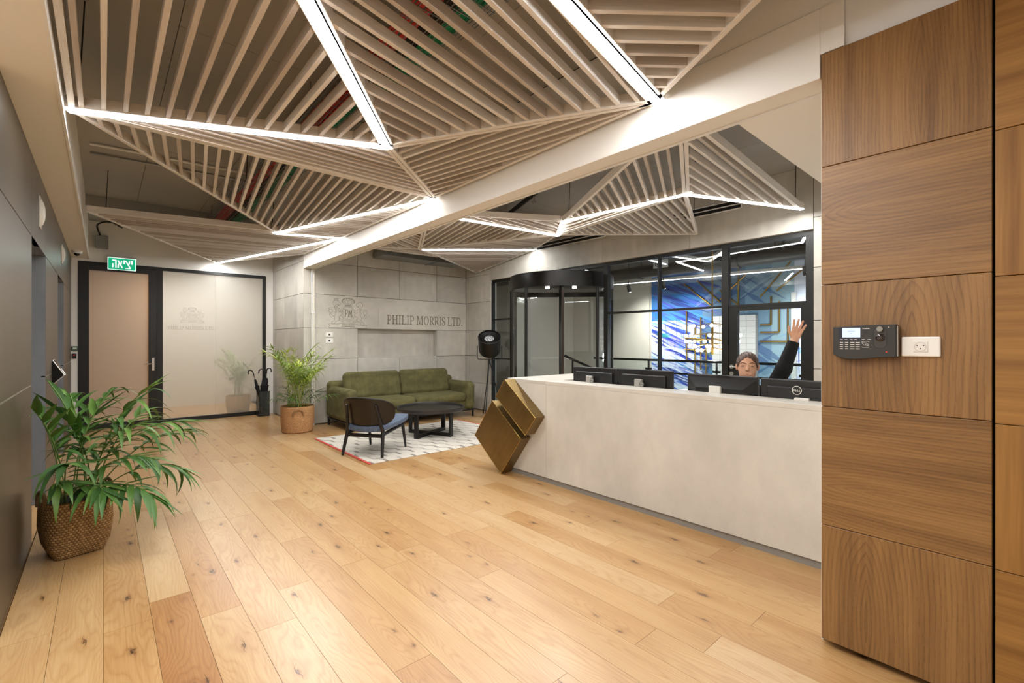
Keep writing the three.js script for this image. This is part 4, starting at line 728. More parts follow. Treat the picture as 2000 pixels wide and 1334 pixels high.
{
  const [cm, bm] = weave(20, 26, 800), mat = std(0xfaf0e0, 0.85, 0, { map: cm, bumpMap: bm, bumpScale: 0.006 });
  const t = thing('potted_palm', 'broad-leaved palm in a square woven basket by the lift wall', 'plant', -0.14, 0, 4.34), q = -0.26;
  const bk = part(t, 'basket', basketShell([[0.002, 0, 0, 0.001, 1, q], [0.002, 0, 0, 0.125, 1, q], [0.012, 0, 0, 0.132, 0.9, q], [0.08, 0, 0, 0.158, 0.7, q], [0.2, 0, 0, 0.178, 0.4, q], [0.3, 0, 0, 0.18, 0.2, q], [0.37, 0, 0, 0.178, 0.1, q], [0.375, 0, 0, 0.168, 0.1, q], [0.3, 0, 0, 0.164, 0.1, q]]), mat, 'woven seagrass basket');
  for (const s of [-1, 1]) { const c = new THREE.Vector3(s * 0.175 * Math.cos(0.35), 0.34, -s * 0.175 * Math.sin(0.35)), tan = new THREE.Vector3(Math.sin(0.35), 0, Math.cos(0.35)); part(bk, 'basket_handle', tube([c.clone().addScaledVector(tan, -0.06), c.clone().addScaledVector(tan, -0.05).setY(0.42), c.clone().setY(0.445), c.clone().addScaledVector(tan, 0.05).setY(0.42), c.clone().addScaledVector(tan, 0.06)], 0.011, 24, 8), mat); }
  const sg = new THREE.CylinderGeometry(0.164, 0.164, 0.01, 32); sg.translate(0, 0.335, 0); part(t, 'soil', sg, soil);
  const mats = [0x48722c, 0x385f26, 0x628834, 0x527a30].map((c) => leafMat(c, 0.15)), st = std(0x5d7a34, 0.6);
  seed = 4242;
  const fr = [[0.2, 1.15, 0.85, 1.4], [0.6, 1.0, 0.66, 1.5], [-0.3, 0.95, 0.8, 1.2], [1.0, 1.3, 0.72, 1.2], [1.5, 1.15, 0.56, 1.3], [-0.75, 1.25, 0.76, 1.1], [2.1, 1.42, 0.76, 0.7], [2.7, 1.5, 0.7, 0.7], [3.4, 1.5, 0.84, 0.5], [-1.3, 1.3, 0.8, 0.9], [-1.9, 1.45, 0.78, 0.7], [0.3, 1.45, 0.84, 0.8], [0.85, 0.6, 0.56, 1.5], [-0.1, 0.7, 0.6, 1.5], [1.25, 0.75, 0.46, 1.4], [1.9, 0.9, 0.46, 1.2], [-0.5, 1.5, 0.8, 0.7], [-2.5, 1.5, 0.72, 0.6]];
  for (const [az, el, len, bend] of fr) frond(t, new THREE.Vector3(rnd(-0.09, 0.09), 0.34, rnd(-0.09, 0.09)), az, el, len, bend, 0.25, 0.043, 8, mats, st, false, 0.36, (q) => q.x > -0.222);
}
{
  const [cm, bm] = weave(46, 34, 820, [158, 118, 78], [228, 190, 142]), mat = std(0xfff0e0, 0.88, 0, { map: cm, bumpMap: bm, bumpScale: 0.004 });
  const t = thing('potted_palm', 'tall feathery bamboo palm in a round straw basket beside the sofa', 'plant', 2.31, 0, 7.78);
  const bk = part(t, 'basket', basketShell([[0.002, 0, 0, 0.001, 0, 0], [0.002, 0, 0, 0.215, 0, 0], [0.02, 0, 0, 0.228, 0, 0], [0.2, 0, 0, 0.245, 0, 0], [0.38, 0, 0, 0.245, 0, 0], [0.405, 0, 0, 0.243, 0, 0], [0.41, 0, 0, 0.232, 0, 0], [0.34, 0, 0, 0.228, 0, 0]]), mat, 'round straw basket');
  const c = new THREE.Vector3(-0.07, 0, 0.238); part(bk, 'basket_handle', tube([new THREE.Vector3(-0.13, 0.27, 0.215), new THREE.Vector3(-0.12, 0.335, 0.235), new THREE.Vector3(-0.06, 0.37, 0.252), new THREE.Vector3(0.0, 0.34, 0.258), new THREE.Vector3(0.012, 0.27, 0.248)], 0.014, 24, 8), mat);
  const sg = new THREE.CylinderGeometry(0.228, 0.228, 0.01, 32); sg.translate(0, 0.37, 0); part(t, 'soil', sg, soil);
  const mats = [0xb4c646, 0x98b23e, 0xc8d65a, 0x83a038].map((q) => leafMat(q, 0.3)), dk = [0x4c6a2a, 0x5a7a30].map((q) => leafMat(q, 0.2)), st = std(0x7a8a3c, 0.6);
  seed = 99;
  for (let i = 0; i < 46; i++) { const low = i > 33, az = rnd(0, 6.28), el = low ? rnd(0.8, 1.3) : rnd(1.36, 1.57), len = low ? rnd(0.25, 0.5) : rnd(0.55, 1.16); const cx = rnd(-0.13, 0.13), cz = rnd(-0.12, 0.12); frond(t, new THREE.Vector3(cx, 0.37, cz), az, el, len, rnd(0.6, 1.3), low ? 0.13 : 0.17, 0.019, low ? 8 : 11, low ? dk : mats, st, true, low ? 0.3 : 0.42, (q) => q.z > -0.36 && !(q.x > 0.19 && q.z < -0.3)); }
}
{
  const t = thing('potted_palm', 'blurred palm in a pale basket behind the frosted glass panel', 'plant', 1.98, 0, 10.38);
  part(t, 'basket', basketShell([[0.002, 0, 0, 0.001, 0, 0], [0.002, 0, 0, 0.18, 0, 0], [0.2, 0, 0, 0.21, 0, 0], [0.37, 0, 0, 0.21, 0, 0], [0.372, 0, 0, 0.2, 0, 0], [0.3, 0, 0, 0.195, 0, 0]]), std(0xc9a877, 0.9), 'pale basket');
  const sg = new THREE.CylinderGeometry(0.198, 0.198, 0.01, 32); sg.translate(0, 0.34, 0); part(t, 'soil', sg, soil);
  const mats = [0x6f9a3a, 0x86a842].map((q) => leafMat(q, 0.3)), st = std(0x6a8a3c, 0.6);
  seed = 555;
  for (let i = 0; i < 18; i++) frond(t, new THREE.Vector3(rnd(-0.08, 0.08), 0.34, rnd(-0.08, 0.08)), rnd(0, 6.28), rnd(1.3, 1.55), rnd(0.5, 1.2), rnd(0.4, 0.9), 0.17, 0.026, 8, mats, st, true, 0.4, (q) => q.z < 0.24);
}
// ================================================================ small things by the door and on the walls
{
  const t = thing('umbrella_stand', 'smoked glass umbrella stand in the corner by the frosted panel', 'umbrella stand', 2.3, 0, 9.86), gm = phy(0xc4ccca, 0.05, { transmission: 0.95, thickness: 0 });
  part(t, 'base', rbox(-0.095, 0.095, 0, 0.025, -0.095, 0.095, 0.004, 1), black); for (const [a, b, c, d] of [[-0.09, -0.084, -0.09, 0.09], [0.084, 0.09, -0.09, 0.09], [-0.084, 0.084, -0.09, -0.084], [-0.084, 0.084, 0.084, 0.09]]) part(t, 'glass_side', box(a, b, 0.025, 0.47, c, d), gm); for (const r of [-0.088, 0.088]) for (const d of [-0.088, 0.088]) part(t, 'corner_post', box(r - 0.005, r + 0.005, 0.02, 0.475, d - 0.005, d + 0.005), black);
  const cloth = std(0x0e0d10, 0.85), umbrella = (label, foot, top, hook, r = 0.03) => {
    const u = thing('umbrella', label, 'umbrella', foot[0], foot[1], foot[2], 'closed umbrellas in the stand'), a = new THREE.Vector3(0, 0, 0), b = V(top[0] - foot[0], top[1] - foot[1], top[2] - foot[2]), L = b.length(), q = new THREE.Quaternion().setFromUnitVectors(new THREE.Vector3(0, 1, 0), b.clone().normalize());
    const prof = new THREE.LatheGeometry([[0.004, 0.03 * L], [0.012, 0.06 * L], [r, 0.68 * L], [r * 1.25, 0.72 * L], [r * 0.8, 0.73 * L], [r * 0.55, 0.88 * L], [0.012, 0.9 * L]].map((p) => new THREE.Vector2(...p)), 14), pp = prof.attributes.position;
    for (let i = 0; i < pp.count; i++) { const an = Math.atan2(pp.getZ(i), pp.getX(i)), k = 1 + 0.18 * Math.sin(an * 7 + pp.getY(i) * 8); pp.setX(i, pp.getX(i) * k); pp.setZ(i, pp.getZ(i) * k); } prof.computeVertexNormals(); prof.applyQuaternion(q); part(u, 'canopy', prof, cloth);
    part(u, 'shaft', rod(a, b, 0.005, 8), darkMetal);
    const e = b.clone().normalize(), h = V(hook[0], 0, hook[1]).normalize(), k = 0.045, pts = [b.clone(), b.clone().addScaledVector(e, 0.06)]; const c0 = b.clone().addScaledVector(e, 0.06).addScaledVector(h, k); for (let i = 1; i <= 6; i++) { const an = Math.PI * i / 6; pts.push(c0.clone().addScaledVector(h, -k * Math.cos(an)).addScaledVector(e, k * Math.sin(an))); } pts.push(c0.clone().addScaledVector(h, k).addScaledVector(e, -0.03)); part(u, 'handle', tube(pts, 0.0105, 40, 10), phy(0x0d0b0a, 0.3));
  };
  umbrella('umbrella leaning left out of the stand with a curved handle', [2.33, 0.028, 9.85], [2.13, 0.78, 9.8], [-1, -0.3], 0.034); umbrella('upright bulky umbrella at the right of the stand', [2.3, 0.028, 9.83], [2.36, 0.8, 9.86], [0.6, -0.6], 0.05); umbrella('upright umbrella hidden behind the bulky one', [2.26, 0.028, 9.9], [2.33, 0.78, 9.93], [-0.8, 0.2], 0.036);
}
{
  const t = thing('exit_sign', 'green lit exit sign with white Hebrew lettering above the door', 'sign', 0.23, 2.69, 9.99);
  const map = canvasTexture(512, 288, (g, w, h) => {
    g.fillStyle = '#eafff4'; g.fillRect(0, 0, w, h); g.fillStyle = '#00a070'; g.fillRect(14, 12, w - 28, h - 26); g.strokeStyle = '#ffffff'; g.lineWidth = 25; g.lineCap = 'butt'; g.lineJoin = 'miter';
    const p = (...a) => { g.beginPath(); a.forEach(([x, y], i) => i ? g.lineTo(x, y) : g.moveTo(x, y)); g.stroke(); };
    p([80, 62], [146, 62], [146, 235]); p([92, 140], [92, 235]);                      // he
    p([182, 60], [262, 235]); p([248, 60], [240, 135], [222, 150]); p([186, 235], [190, 160], [210, 128]);   // alef
    p([282, 60], [298, 62], [296, 138]);                                              // yod
    p([324, 60], [398, 214], [398, 235], [318, 233]); p([392, 60], [388, 120], [366, 146]);                  // tsadi
    p([420, 60], [436, 62], [434, 138]);                                              // yod
  });
  const g = new THREE.PlaneGeometry(0.36, 0.2); g.translate(0, 0, 0.0065); part(t, 'sign_panel', rbox(-0.18, 0.18, -0.1, 0.1, -0.006, 0.006, 0.002, 1), std(0xdff5ea, 0.3)); part(t, 'sign_face', g, new THREE.MeshStandardMaterial({ color: 0x000000, emissive: 0xffffff, emissiveMap: map, emissiveIntensity: 0.95, roughness: 0.4 }));
  part(t, 'light_rail', rbox(-0.185, 0.185, 0.1, 0.125, -0.02, 0.085, 0.004, 1), chrome, 'chrome light rail on top');
  addArea(t, 0, 0.0, -0.02, 0.34, 0.18, 1.6, new THREE.Color(0.75, 1, 0.9), new THREE.Vector3(0, 0, 1));
  const c = thing('dome_camera', 'small white dome camera under the bulkhead', 'security camera', -0.29, 2.745, 9.3); part(c, 'base', new THREE.CylinderGeometry(0.06, 0.055, 0.04, 28).translate(0, -0.02, 0), white2); part(c, 'dome', new THREE.SphereGeometry(0.036, 24, 12, 0, Math.PI * 2, Math.PI / 2, Math.PI / 2).translate(0, -0.04, 0), phy(0x0c0c0e, 0.08));
  const k = thing('door_keypad', 'small grey green keypad left of the frosted door', 'keypad', -0.342, 1.31, DB); part(k, 'case', rbox(-0.034, 0.04, -0.04, 0.035, -0.025, -0.0005, 0.005, 2), std(0x4c5f52, 0.5)); part(k, 'display', box(-0.02, 0.026, -0.012, 0.018, -0.0265, -0.0252), std(0xc8d0c4, 0.3));
  const cr = thing('card_reader', 'small black card reader with a red light below the keypad', 'card reader', -0.345, 1.19, DB); part(cr, 'case', rbox(-0.024, 0.024, -0.04, 0.04, -0.02, -0.0005, 0.004, 2), black); part(cr, 'red_light', box(-0.006, 0.006, 0.01, 0.02, -0.0215, -0.0202), emissive(0xff2010, 0.8, 0x300000));
  for (const [d, y, lab, rad] of [[5.24, 2.44, 'nearer pale oval lift lantern high on the left wall', 0.11], [7.8, 2.47, 'farther pale oval lift lantern high on the left wall', 0.1]]) { const l = thing('lift_lantern', lab, 'lift indicator', XL, y, d, 'lift lanterns'); const s = new THREE.SphereGeometry(1, 24, 16).scale(0.035, rad, 0.05); part(l, 'lens', s, std(0xcfc8ba, 0.4)); part(l, 'back_plate', rbox(-0.0005, 0.008, -rad - 0.015, rad + 0.015, -0.06, 0.06, 0.004, 2), std(0xb9b1a2, 0.4, 0.4)); }
  const lc = thing('lift_call_console', 'wedge shaped black lift call panel with a silver edge', 'call panel', XL, 1.1, 6.5), sh = new THREE.Shape(); sh.moveTo(0, 0.135); sh.lineTo(0.02, 0.132); sh.lineTo(0.085, -0.015); sh.lineTo(0.0, -0.105); const wg = new THREE.ExtrudeGeometry(sh, { depth: 0.16, bevelEnabled: false }); wg.translate(0, 0, -0.08); part(lc, 'wedge', wg, phy(0x0b0b0c, 0.2));
  const eg = []; for (const z of [-0.083, 0.083]) eg.push(rod(new THREE.Vector3(0.004, 0.137, z), new THREE.Vector3(0.088, -0.015, z), 0.005, 6), rod(new THREE.Vector3(0.088, -0.015, z), new THREE.Vector3(0.002, -0.108, z), 0.004, 6)); eg.push(rod(new THREE.Vector3(0.088, -0.015, -0.083), new THREE.Vector3(0.088, -0.015, 0.083), 0.005, 6)); part(lc, 'silver_edge', merged(eg), std(0xe6e4e0, 0.3, 0.6));
  for (const [y, lab] of [[1.54, 'upper white switch plate on the lounge wall'], [1.433, 'lower white switch plate on the lounge wall']]) { const s = thing('switch_plate', lab, 'switch', 2.957, y, DS, 'switch plates on the lounge wall'); part(s, 'plate', rbox(-0.062, 0.062, -0.04, 0.04, -0.009, -0.0005, 0.004, 2), std(0xf2efe8, 0.35)); part(s, 'switch_button', box(-0.014, 0.012, -0.014, 0.014, -0.0115, -0.0092), cable, 'small black switch'); }
}
{ // time clock and socket on the timber wall; local a = towards the image right (-D)
  const t = thing('time_clock', 'dark grey fingerprint time clock with a lit display on the timber wall', 'time clock', 2.53, 1.42, 0.515), mk = (a, y) => [a - 0.1115, y - 1.42];
  const out = new THREE.Shape(); out.moveTo(...mk(0, 1.482)); out.bezierCurveTo(...mk(0.05, 1.482), ...mk(0.09, 1.488), ...mk(0.12, 1.489)); out.lineTo(...mk(0.219, 1.489)); out.lineTo(...mk(0.219, 1.356)); out.bezierCurveTo(...mk(0.15, 1.356), ...mk(0.1, 1.342), ...mk(0.065, 1.343)); out.bezierCurveTo(...mk(0.04, 1.344), ...mk(0.015, 1.352), ...mk(0, 1.363)); out.closePath();
  const turn = (g) => g.rotateY(-Math.PI / 2);           // shape x -> +z (image right), face towards -R
  const body = new THREE.ExtrudeGeometry(out, { depth: 0.03, bevelEnabled: true, bevelThickness: 0.006, bevelSize: 0.003, bevelSegments: 3, curveSegments: 12 }); part(t, 'case', turn(body).translate(-0.0005 - 0.006, 0, 0), phy(0x2b2a28, 0.45));
  const face = canvasTexture(1024, 660, (g, w, h) => {
    g.fillStyle = '#2f2d2a'; g.fillRect(0, 0, w, h); const X = (a) => a / 0.223 * w, Y = (y) => (1.489 - y) / 0.146 * h;
    g.fillStyle = '#1a1c2c'; g.beginPath(); g.roundRect(X(0.019), Y(1.482), X(0.083), 260, 12); g.fill();
    g.fillStyle = '#d8d6d0'; for (let r = 0; r < 4; r++) for (let c = 0; c < 4; c++) { g.beginPath(); g.roundRect(X(0.024) + c * 88, Y(1.417) + r * 42, c > 1 ? 74 : 56, 16, 6); g.fill(); }
    for (const c of [0, 1, 2.1, 3.0, 4.6, 5.8]) { g.beginPath(); g.roundRect(X(0.024) + c * 80, Y(1.43), 52, 11, 5); g.fill(); }
    g.beginPath(); g.roundRect(X(0.107), Y(1.479), 16, 20, 4); g.fill(); g.beginPath(); g.roundRect(X(0.112), Y(1.4775), 92, 13, 6); g.fill();
    g.strokeStyle = '#d8d6d0'; g.lineWidth = 6; g.beginPath(); g.moveTo(X(0.104), Y(1.418)); g.lineTo(X(0.108), Y(1.42)); g.lineTo(X(0.127), Y(1.42)); g.lineTo(X(0.131), Y(1.418)); g.moveTo(X(0.104), Y(1.3965)); g.lineTo(X(0.108), Y(1.3945)); g.lineTo(X(0.127), Y(1.3945)); g.lineTo(X(0.131), Y(1.3965)); g.stroke();
    g.beginPath(); g.moveTo(X(0.105), Y(1.415)); g.lineTo(X(0.12), Y(1.413)); g.lineTo(X(0.13), Y(1.405)); g.lineTo(X(0.127), Y(1.401)); g.lineTo(X(0.11), Y(1.406)); g.closePath(); g.moveTo(X(0.115), Y(1.409)); g.lineTo(X(0.124), Y(1.406)); g.stroke();
    g.fillStyle = '#c8c6c0'; g.fillRect(X(0.196), Y(1.483), 14, 26);
    g.strokeStyle = '#1c1a18'; g.lineWidth = 14; g.fillStyle = '#3a3734'; g.beginPath(); g.roundRect(X(0.146), Y(1.482), X(0.044), Y(1.39) - Y(1.482), 90); g.fill(); g.stroke();
    g.fillStyle = '#262422'; g.beginPath(); g.roundRect(X(0.112), Y(1.468), 60, 80, 8); g.fill();
  });
  const fg = new THREE.ShapeGeometry(out, 12), p = fg.attributes.position, uv = fg.attributes.uv; for (let i = 0; i < p.count; i++) uv.setXY(i, (p.getX(i) + 0.1115) / 0.223, (p.getY(i) + 1.42 - 1.343) / 0.146); part(t, 'front_print', turn(fg).translate(-0.0428, 0, 0), std(0xffffff, 0.5, 0, { map: face }), 'printed keys and card symbol');
  const scr = canvasTexture(128, 80, (g) => { g.fillStyle = '#dbe8ff'; g.fillRect(0, 0, 128, 80); g.fillStyle = 'rgba(150,165,190,0.55)'; g.fillRect(38, 26, 52, 7); g.fillRect(56, 44, 12, 10); g.fillRect(60, 66, 56, 4); }), sg = new THREE.PlaneGeometry(0.066, 0.042).rotateY(-Math.PI / 2); sg.translate(-0.0432, 1.459 - 1.42, -0.0455); part(t, 'display_screen', sg, new THREE.MeshStandardMaterial({ color: 0, emissive: 0xffffff, emissiveMap: scr, emissiveIntensity: 1.0 }), 'lit white display');
  const knob = new THREE.CylinderGeometry(0.011, 0.0125, 0.012, 28).rotateZ(Math.PI / 2).translate(-0.0475, 0.053, 0.0565); part(t, 'key_lock', knob, std(0x8d8a82, 0.35, 0.8), 'silver round lock');
  const lens = new THREE.SphereGeometry(0.017, 28, 16).scale(0.35, 1, 1).translate(-0.0428, 0.0165, 0.0565); part(t, 'fingerprint_window', lens, phy(0x180606, 0.12, { clearcoat: 1 }), 'dark red fingerprint window');
  part(t, 'side_strip', box(-0.034, -0.008, -0.062, 0.066, -0.1145, -0.111), std(0xb0aca4, 0.35, 0.6)); part(t, 'status_light', new THREE.SphereGeometry(0.0028, 12, 8).translate(-0.043, -0.044, 0.078), emissive(0xff4030, 0.7, 0x501008));
  const s = thing('power_socket', 'white three pin wall socket beside the time clock', 'socket', 2.53, 1.3985, 0.332); part(s, 'plate', rbox(-0.012, -0.0005, -0.041, 0.041, -0.061, 0.061, 0.009, 4), std(0xf0eee8, 0.3)); const ins = part(s, 'socket_insert', rbox(-0.0145, -0.011, -0.022, 0.022, -0.023, 0.023, 0.002, 1), std(0xe9e6df, 0.35)); part(ins, 'socket_ring', new THREE.TorusGeometry(0.018, 0.0007, 6, 36).rotateY(Math.PI / 2).translate(-0.0146, 0, 0), std(0xb8b4ac, 0.4)); for (const [y, d] of [[0.005, 0.01], [0.005, -0.01], [-0.008, 0]]) part(ins, 'pin_hole', new THREE.CylinderGeometry(0.0024, 0.0024, 0.001, 12).rotateZ(Math.PI / 2).translate(-0.0147, y, -d), cable);
}
// ================================================================ lobby behind the glazing
{
  const w = setting('wall_lobby', 'beige walls of the lobby behind the glazing', 'wall');
  const lw = std(0xd9d2c4, 0.75);
  part(w, 'plaster', box(9.8, 10.0, 0, CEIL, 6.2, 12.6), lw); part(w, 'plaster', box(9.85, 10.0, 0, CEIL, -1, 6.2), lw); part(w, 'plaster', box(XR, 9.85, 0, CEIL, 12.4, 12.6), lw); part(w, 'plaster', box(XR, 9.85, 0, CEIL, -1, -0.8), lw); part(w, 'plaster', box(7.6, 9.8, 0, CEIL, 8.6, 8.8), lw);
  part(w, 'ceiling_lining', box(XR + 0.2, 9.8, 3.24, 3.26, -0.8, 12.4), std(0x4c4b49, 0.9), 'dark lobby ceiling'); part(w, 'mullion_wall', box(XR + 0.16, XR + 0.2, 0, CEIL, 7.45, 12.4), lw);
  const D0 = -0.3, D1 = 6.15, H = 3.0;
  const map = canvasTexture(2048, 1024, (g, W, Hh) => {
    const X = (d) => (D1 - d) / (D1 - D0) * W, Y = (y) => (H - y) / H * Hh; let q = 31; const R = (a = 0, b = 1) => { q = (q * 16807) % 2147483647; return a + (b - a) * q / 2147483647; };
    const patch = (d0, d1, y0, y1, c) => { g.fillStyle = c; g.fillRect(X(d1), Y(y1), X(d0) - X(d1), Y(y0) - Y(y1)); };
    patch(D0, D1, 0, H, '#86a9c6'); patch(4.9, D1, 0, 1.9, '#dfe9fb'); patch(4.9, D1, 1.9, H, '#2e74b8'); patch(4.0, 4.9, 0, H, '#5d7f9e'); patch(3.5, 4.0, 0, H, '#7ea2bd'); patch(D0, 3.1, 0, H, '#e2e9fa'); patch(3.1, 3.5, 0, H, '#9cbccb');
    const stroke = (x, y, len, ang, w, c) => { g.save(); g.translate(x, y); g.rotate(ang); g.fillStyle = c; g.beginPath(); g.moveTo(-len / 2, -w * 0.2); g.lineTo(len * 0.1, -w / 2); g.lineTo(len / 2, 0); g.lineTo(len * 0.05, w / 2); g.closePath(); g.fill(); g.restore(); };
    const blues = ['rgba(18,52,168,0.75)', 'rgba(30,92,206,0.6)', 'rgba(60,60,190,0.5)', 'rgba(14,34,120,0.7)', 'rgba(64,150,226,0.5)', 'rgba(110,90,210,0.4)'];
    for (let i = 0; i < 150; i++) stroke(X(R(4.75, 6.1)), Y(R(0.4, 2.7)), R(120, 420), 0.42 + R(-0.1, 0.1), R(5, 26), blues[Math.floor(R(0, 6))]);
    for (let i = 0; i < 30; i++) stroke(X(R(4.8, 5.9)), Y(R(0.6, 1.8)), R(60, 260), Math.PI / 2 + R(-0.03, 0.03), R(3, 8), blues[Math.floor(R(0, 6))]);
    for (let i = 0; i < 46; i++) stroke(X(R(4.9, 6.1)), Y(R(0.1, 1.3)), R(100, 320), 0.2 + R(-0.15, 0.15), R(6, 22), 'rgba(235,244,255,0.6)');
    for (let i = 0; i < 40; i++) stroke(X(R(3.4, 4.8)), Y(R(0.2, 2.9)), R(140, 420), R(0, 1) > 0.5 ? 0.6 : -0.6, R(14, 60), R() > 0.5 ? 'rgba(40,70,130,0.45)' : 'rgba(190,210,225,0.4)');
    for (let i = 0; i < 130; i++) stroke(X(R(-0.2, 3.1)), Y(R(0.2, 2.9)), R(100, 420), (R() > 0.35 ? -0.35 : -1.5) + R(-0.1, 0.1), R(4, 16), blues[Math.floor(R(0, 6))]);
    for (let i = 0; i < 60; i++) stroke(X(R(-0.2, 3.0)), Y(R(0.1, 1.5)), R(140, 380), 0.35 + R(-0.2, 0.2), R(10, 40), R() > 0.5 ? 'rgba(60,190,220,0.35)' : 'rgba(250,252,255,0.5)');
    for (let i = 0; i < 6; i++) stroke(X(R(5.7, 6.1)), Y(R(1.5, 1.9)), R(60, 140), 0.2, R(20, 50), 'rgba(40,180,130,0.4)');
    for (let i = 0; i < 8; i++) stroke(X(R(1.2, 2.2)), Y(R(1.6, 1.9)), R(80, 160), -0.1, R(10, 24), 'rgba(220,120,80,0.4)');
  });
  const t = thing('abstract_mural', 'large blue and white abstract mural on the lobby wall', 'mural', 9.83, 0, (D0 + D1) / 2), g = new THREE.BoxGeometry(0.03, H, D1 - D0); g.translate(0, H / 2, 0);
  const p = g.attributes.position, uv = g.attributes.uv; for (let i = 0; i < p.count; i++) uv.setXY(i, (p.getZ(i) + (D1 - D0) / 2) / (D1 - D0), p.getY(i) / H); part(t, 'painted_panel', g, std(0xffffff, 0.55, 0, { map }));
  const gold = std(0xb08a44, 0.32, 0.9), goldBars = (label, segs, group) => { const m = segs[0], o = thing('gold_bars', label, 'ornament', 9.78, m[0][1], m[0][0], 'gold bar ornaments on the mural'); for (const [[d0, y0], [d1, y1]] of segs) part(o, 'gold_bar', rod(V(0, y0 - m[0][1], d0 - m[0][0]), V(0, y1 - m[0][1], d1 - m[0][0]), 0.016, 6), gold); };
  goldBars('lattice of upright gold bars left of the chandelier', [[[5.25, 1.0], [5.25, 2.1]], [[5.05, 0.7], [5.05, 1.8]], [[4.92, 0.8], [4.92, 1.95]], [[4.8, 0.5], [4.8, 1.6]], [[5.3, 1.5], [4.7, 1.45]], [[5.3, 1.25], [4.6, 1.2]], [[5.0, 1.0], [4.5, 0.95]]]);
  goldBars('upright gold bars rising above the chandelier', [[[4.45, 2.1], [4.45, 2.95]], [[4.28, 2.05], [4.28, 3.0]], [[4.12, 2.1], [4.12, 2.9]], [[4.5, 2.5], [4.05, 2.1]], [[4.5, 2.3], [3.95, 2.8]]]);
  goldBars('three nested gold angle brackets above the receptionist', [[[3.5, 1.75], [3.5, 2.3]], [[3.5, 1.75], [3.7, 1.75]], [[3.35, 1.6], [3.35, 2.2]], [[3.35, 1.6], [3.7, 1.6]], [[3.2, 1.42], [3.2, 2.1]], [[3.2, 1.42], [3.7, 1.42]]]);
  goldBars('slanting gold bars at the upper right of the mural', [[[3.7, 2.3], [3.1, 3.0]], [[3.4, 2.4], [2.6, 3.05]], [[2.9, 2.6], [2.1, 3.05]], [[2.5, 2.75], [1.8, 3.05]], [[5.3, 2.7], [4.7, 2.2]], [[5.0, 2.75], [4.5, 2.25]]]);
  for (const [d0, d1, lab] of [[4.3, 4.62, 'left white brick pier behind the chandelier'], [3.75, 4.1, 'right white brick pier behind the chandelier']]) {
    const o = thing('brick_pier', lab, 'pier', 9.7, 0, (d0 + d1) / 2, 'white brick piers'), hw = (d1 - d0) / 2; part(o, 'mortar', box(-0.0, 0.1, 0, 1.95, -hw, hw), std(0xc8c6c2, 0.8)); const bg = box(-0.012, 0.0, 0, 0.106, -hw / 2 + 0.005, hw / 2 - 0.005), bm = std(0xf2f0ec, 0.6); for (let j = 0; j < 17; j++) for (const s of [-1, 1]) { const b = part(o, 'brick', bg, bm); b.position.set(0, j * 0.115 + 0.004, s * hw / 2); }
  }
  { // chandelier of small globes
    const o = thing('chandelier', 'chandelier of many small lit globes in the lobby', 'chandelier', 7.7, 0, 3.67); const bulbG = new THREE.SphereGeometry(0.03, 16, 12), bm = emissive(new THREE.Color(1, 0.93, 0.8), 3), arms = [];
    part(o, 'hanging_rod', rod(new THREE.Vector3(0, 1.75, 0), new THREE.Vector3(0, CEIL, 0), 0.012, 8), gold);
    for (const [y, r, n] of [[1.68, 0.36, 7], [1.52, 0.42, 8], [1.42, 0.42, 9], [1.34, 0.36, 9], [1.27, 0.24, 6]]) for (let k = 0; k < n; k++) { const a = (k + y * 3) / n * 6.283, q = new THREE.Vector3(r * Math.cos(a), y, r * Math.sin(a)), b = part(o, 'globe_bulb', bulbG, bm); b.position.copy(q); part(o, 'arm', rod(new THREE.Vector3(0, y + 0.05, 0), q.clone().multiplyScalar(0.96).setY(y), 0.005, 5), gold); }
    part(o, 'stem', rod(new THREE.Vector3(0, 1.2, 0), new THREE.Vector3(0, 1.76, 0), 0.02, 10), gold);
    const l = new THREE.PointLight(WARM, 4); l.position.set(0, 1.1, 0); l.castShadow = true; l.shadow.radius = 4; o.add(l);
  }
  const rl = thing('glass_balustrade', 'glass balustrade with a black handrail in the lobby', 'balustrade', 7.6, 0, 4.2); part(rl, 'handrail', rbox(-0.02, 0.02, 1.06, 1.1, -3.2, 1.9, 0.006, 2), black); for (let i = 0; i < 4; i++) { const a = -3.2 + i * 1.275; part(rl, 'glass_panel', box(-0.005, 0.005, 0.1, 1.06, a + 0.02, a + 1.255), clearGlass); part(rl, 'post', box(-0.015, 0.015, 0, 1.06, a - 0.012, a + 0.012), black); part(rl, 'clamp', box(-0.02, 0.02, 0.9, 0.94, a - 0.06, a + 0.06), black); } part(rl, 'bottom_rail', rbox(-0.02, 0.02, 0.84, 0.87, -3.2, 1.9, 0.004, 1), black);
  const hr = thing('stair_handrail', 'dark sloping stair handrail seen through the revolving door', 'handrail', 7.9, 0, 7.3); part(hr, 'rail', rod(V(-0.1, 1.1, -0.2), V(0.3, 0.75, -0.9), 0.028, 10), darkMetal); part(hr, 'bracket', rod(V(0.0, 0, -0.35), V(0.0, 1.02, -0.35), 0.02, 8), darkMetal);
  const o2 = { k: LOBBY, glow: lobbyLed, group: 'light lines in the lobby', body: 0.05, w: 0.045, h: 0.05 };
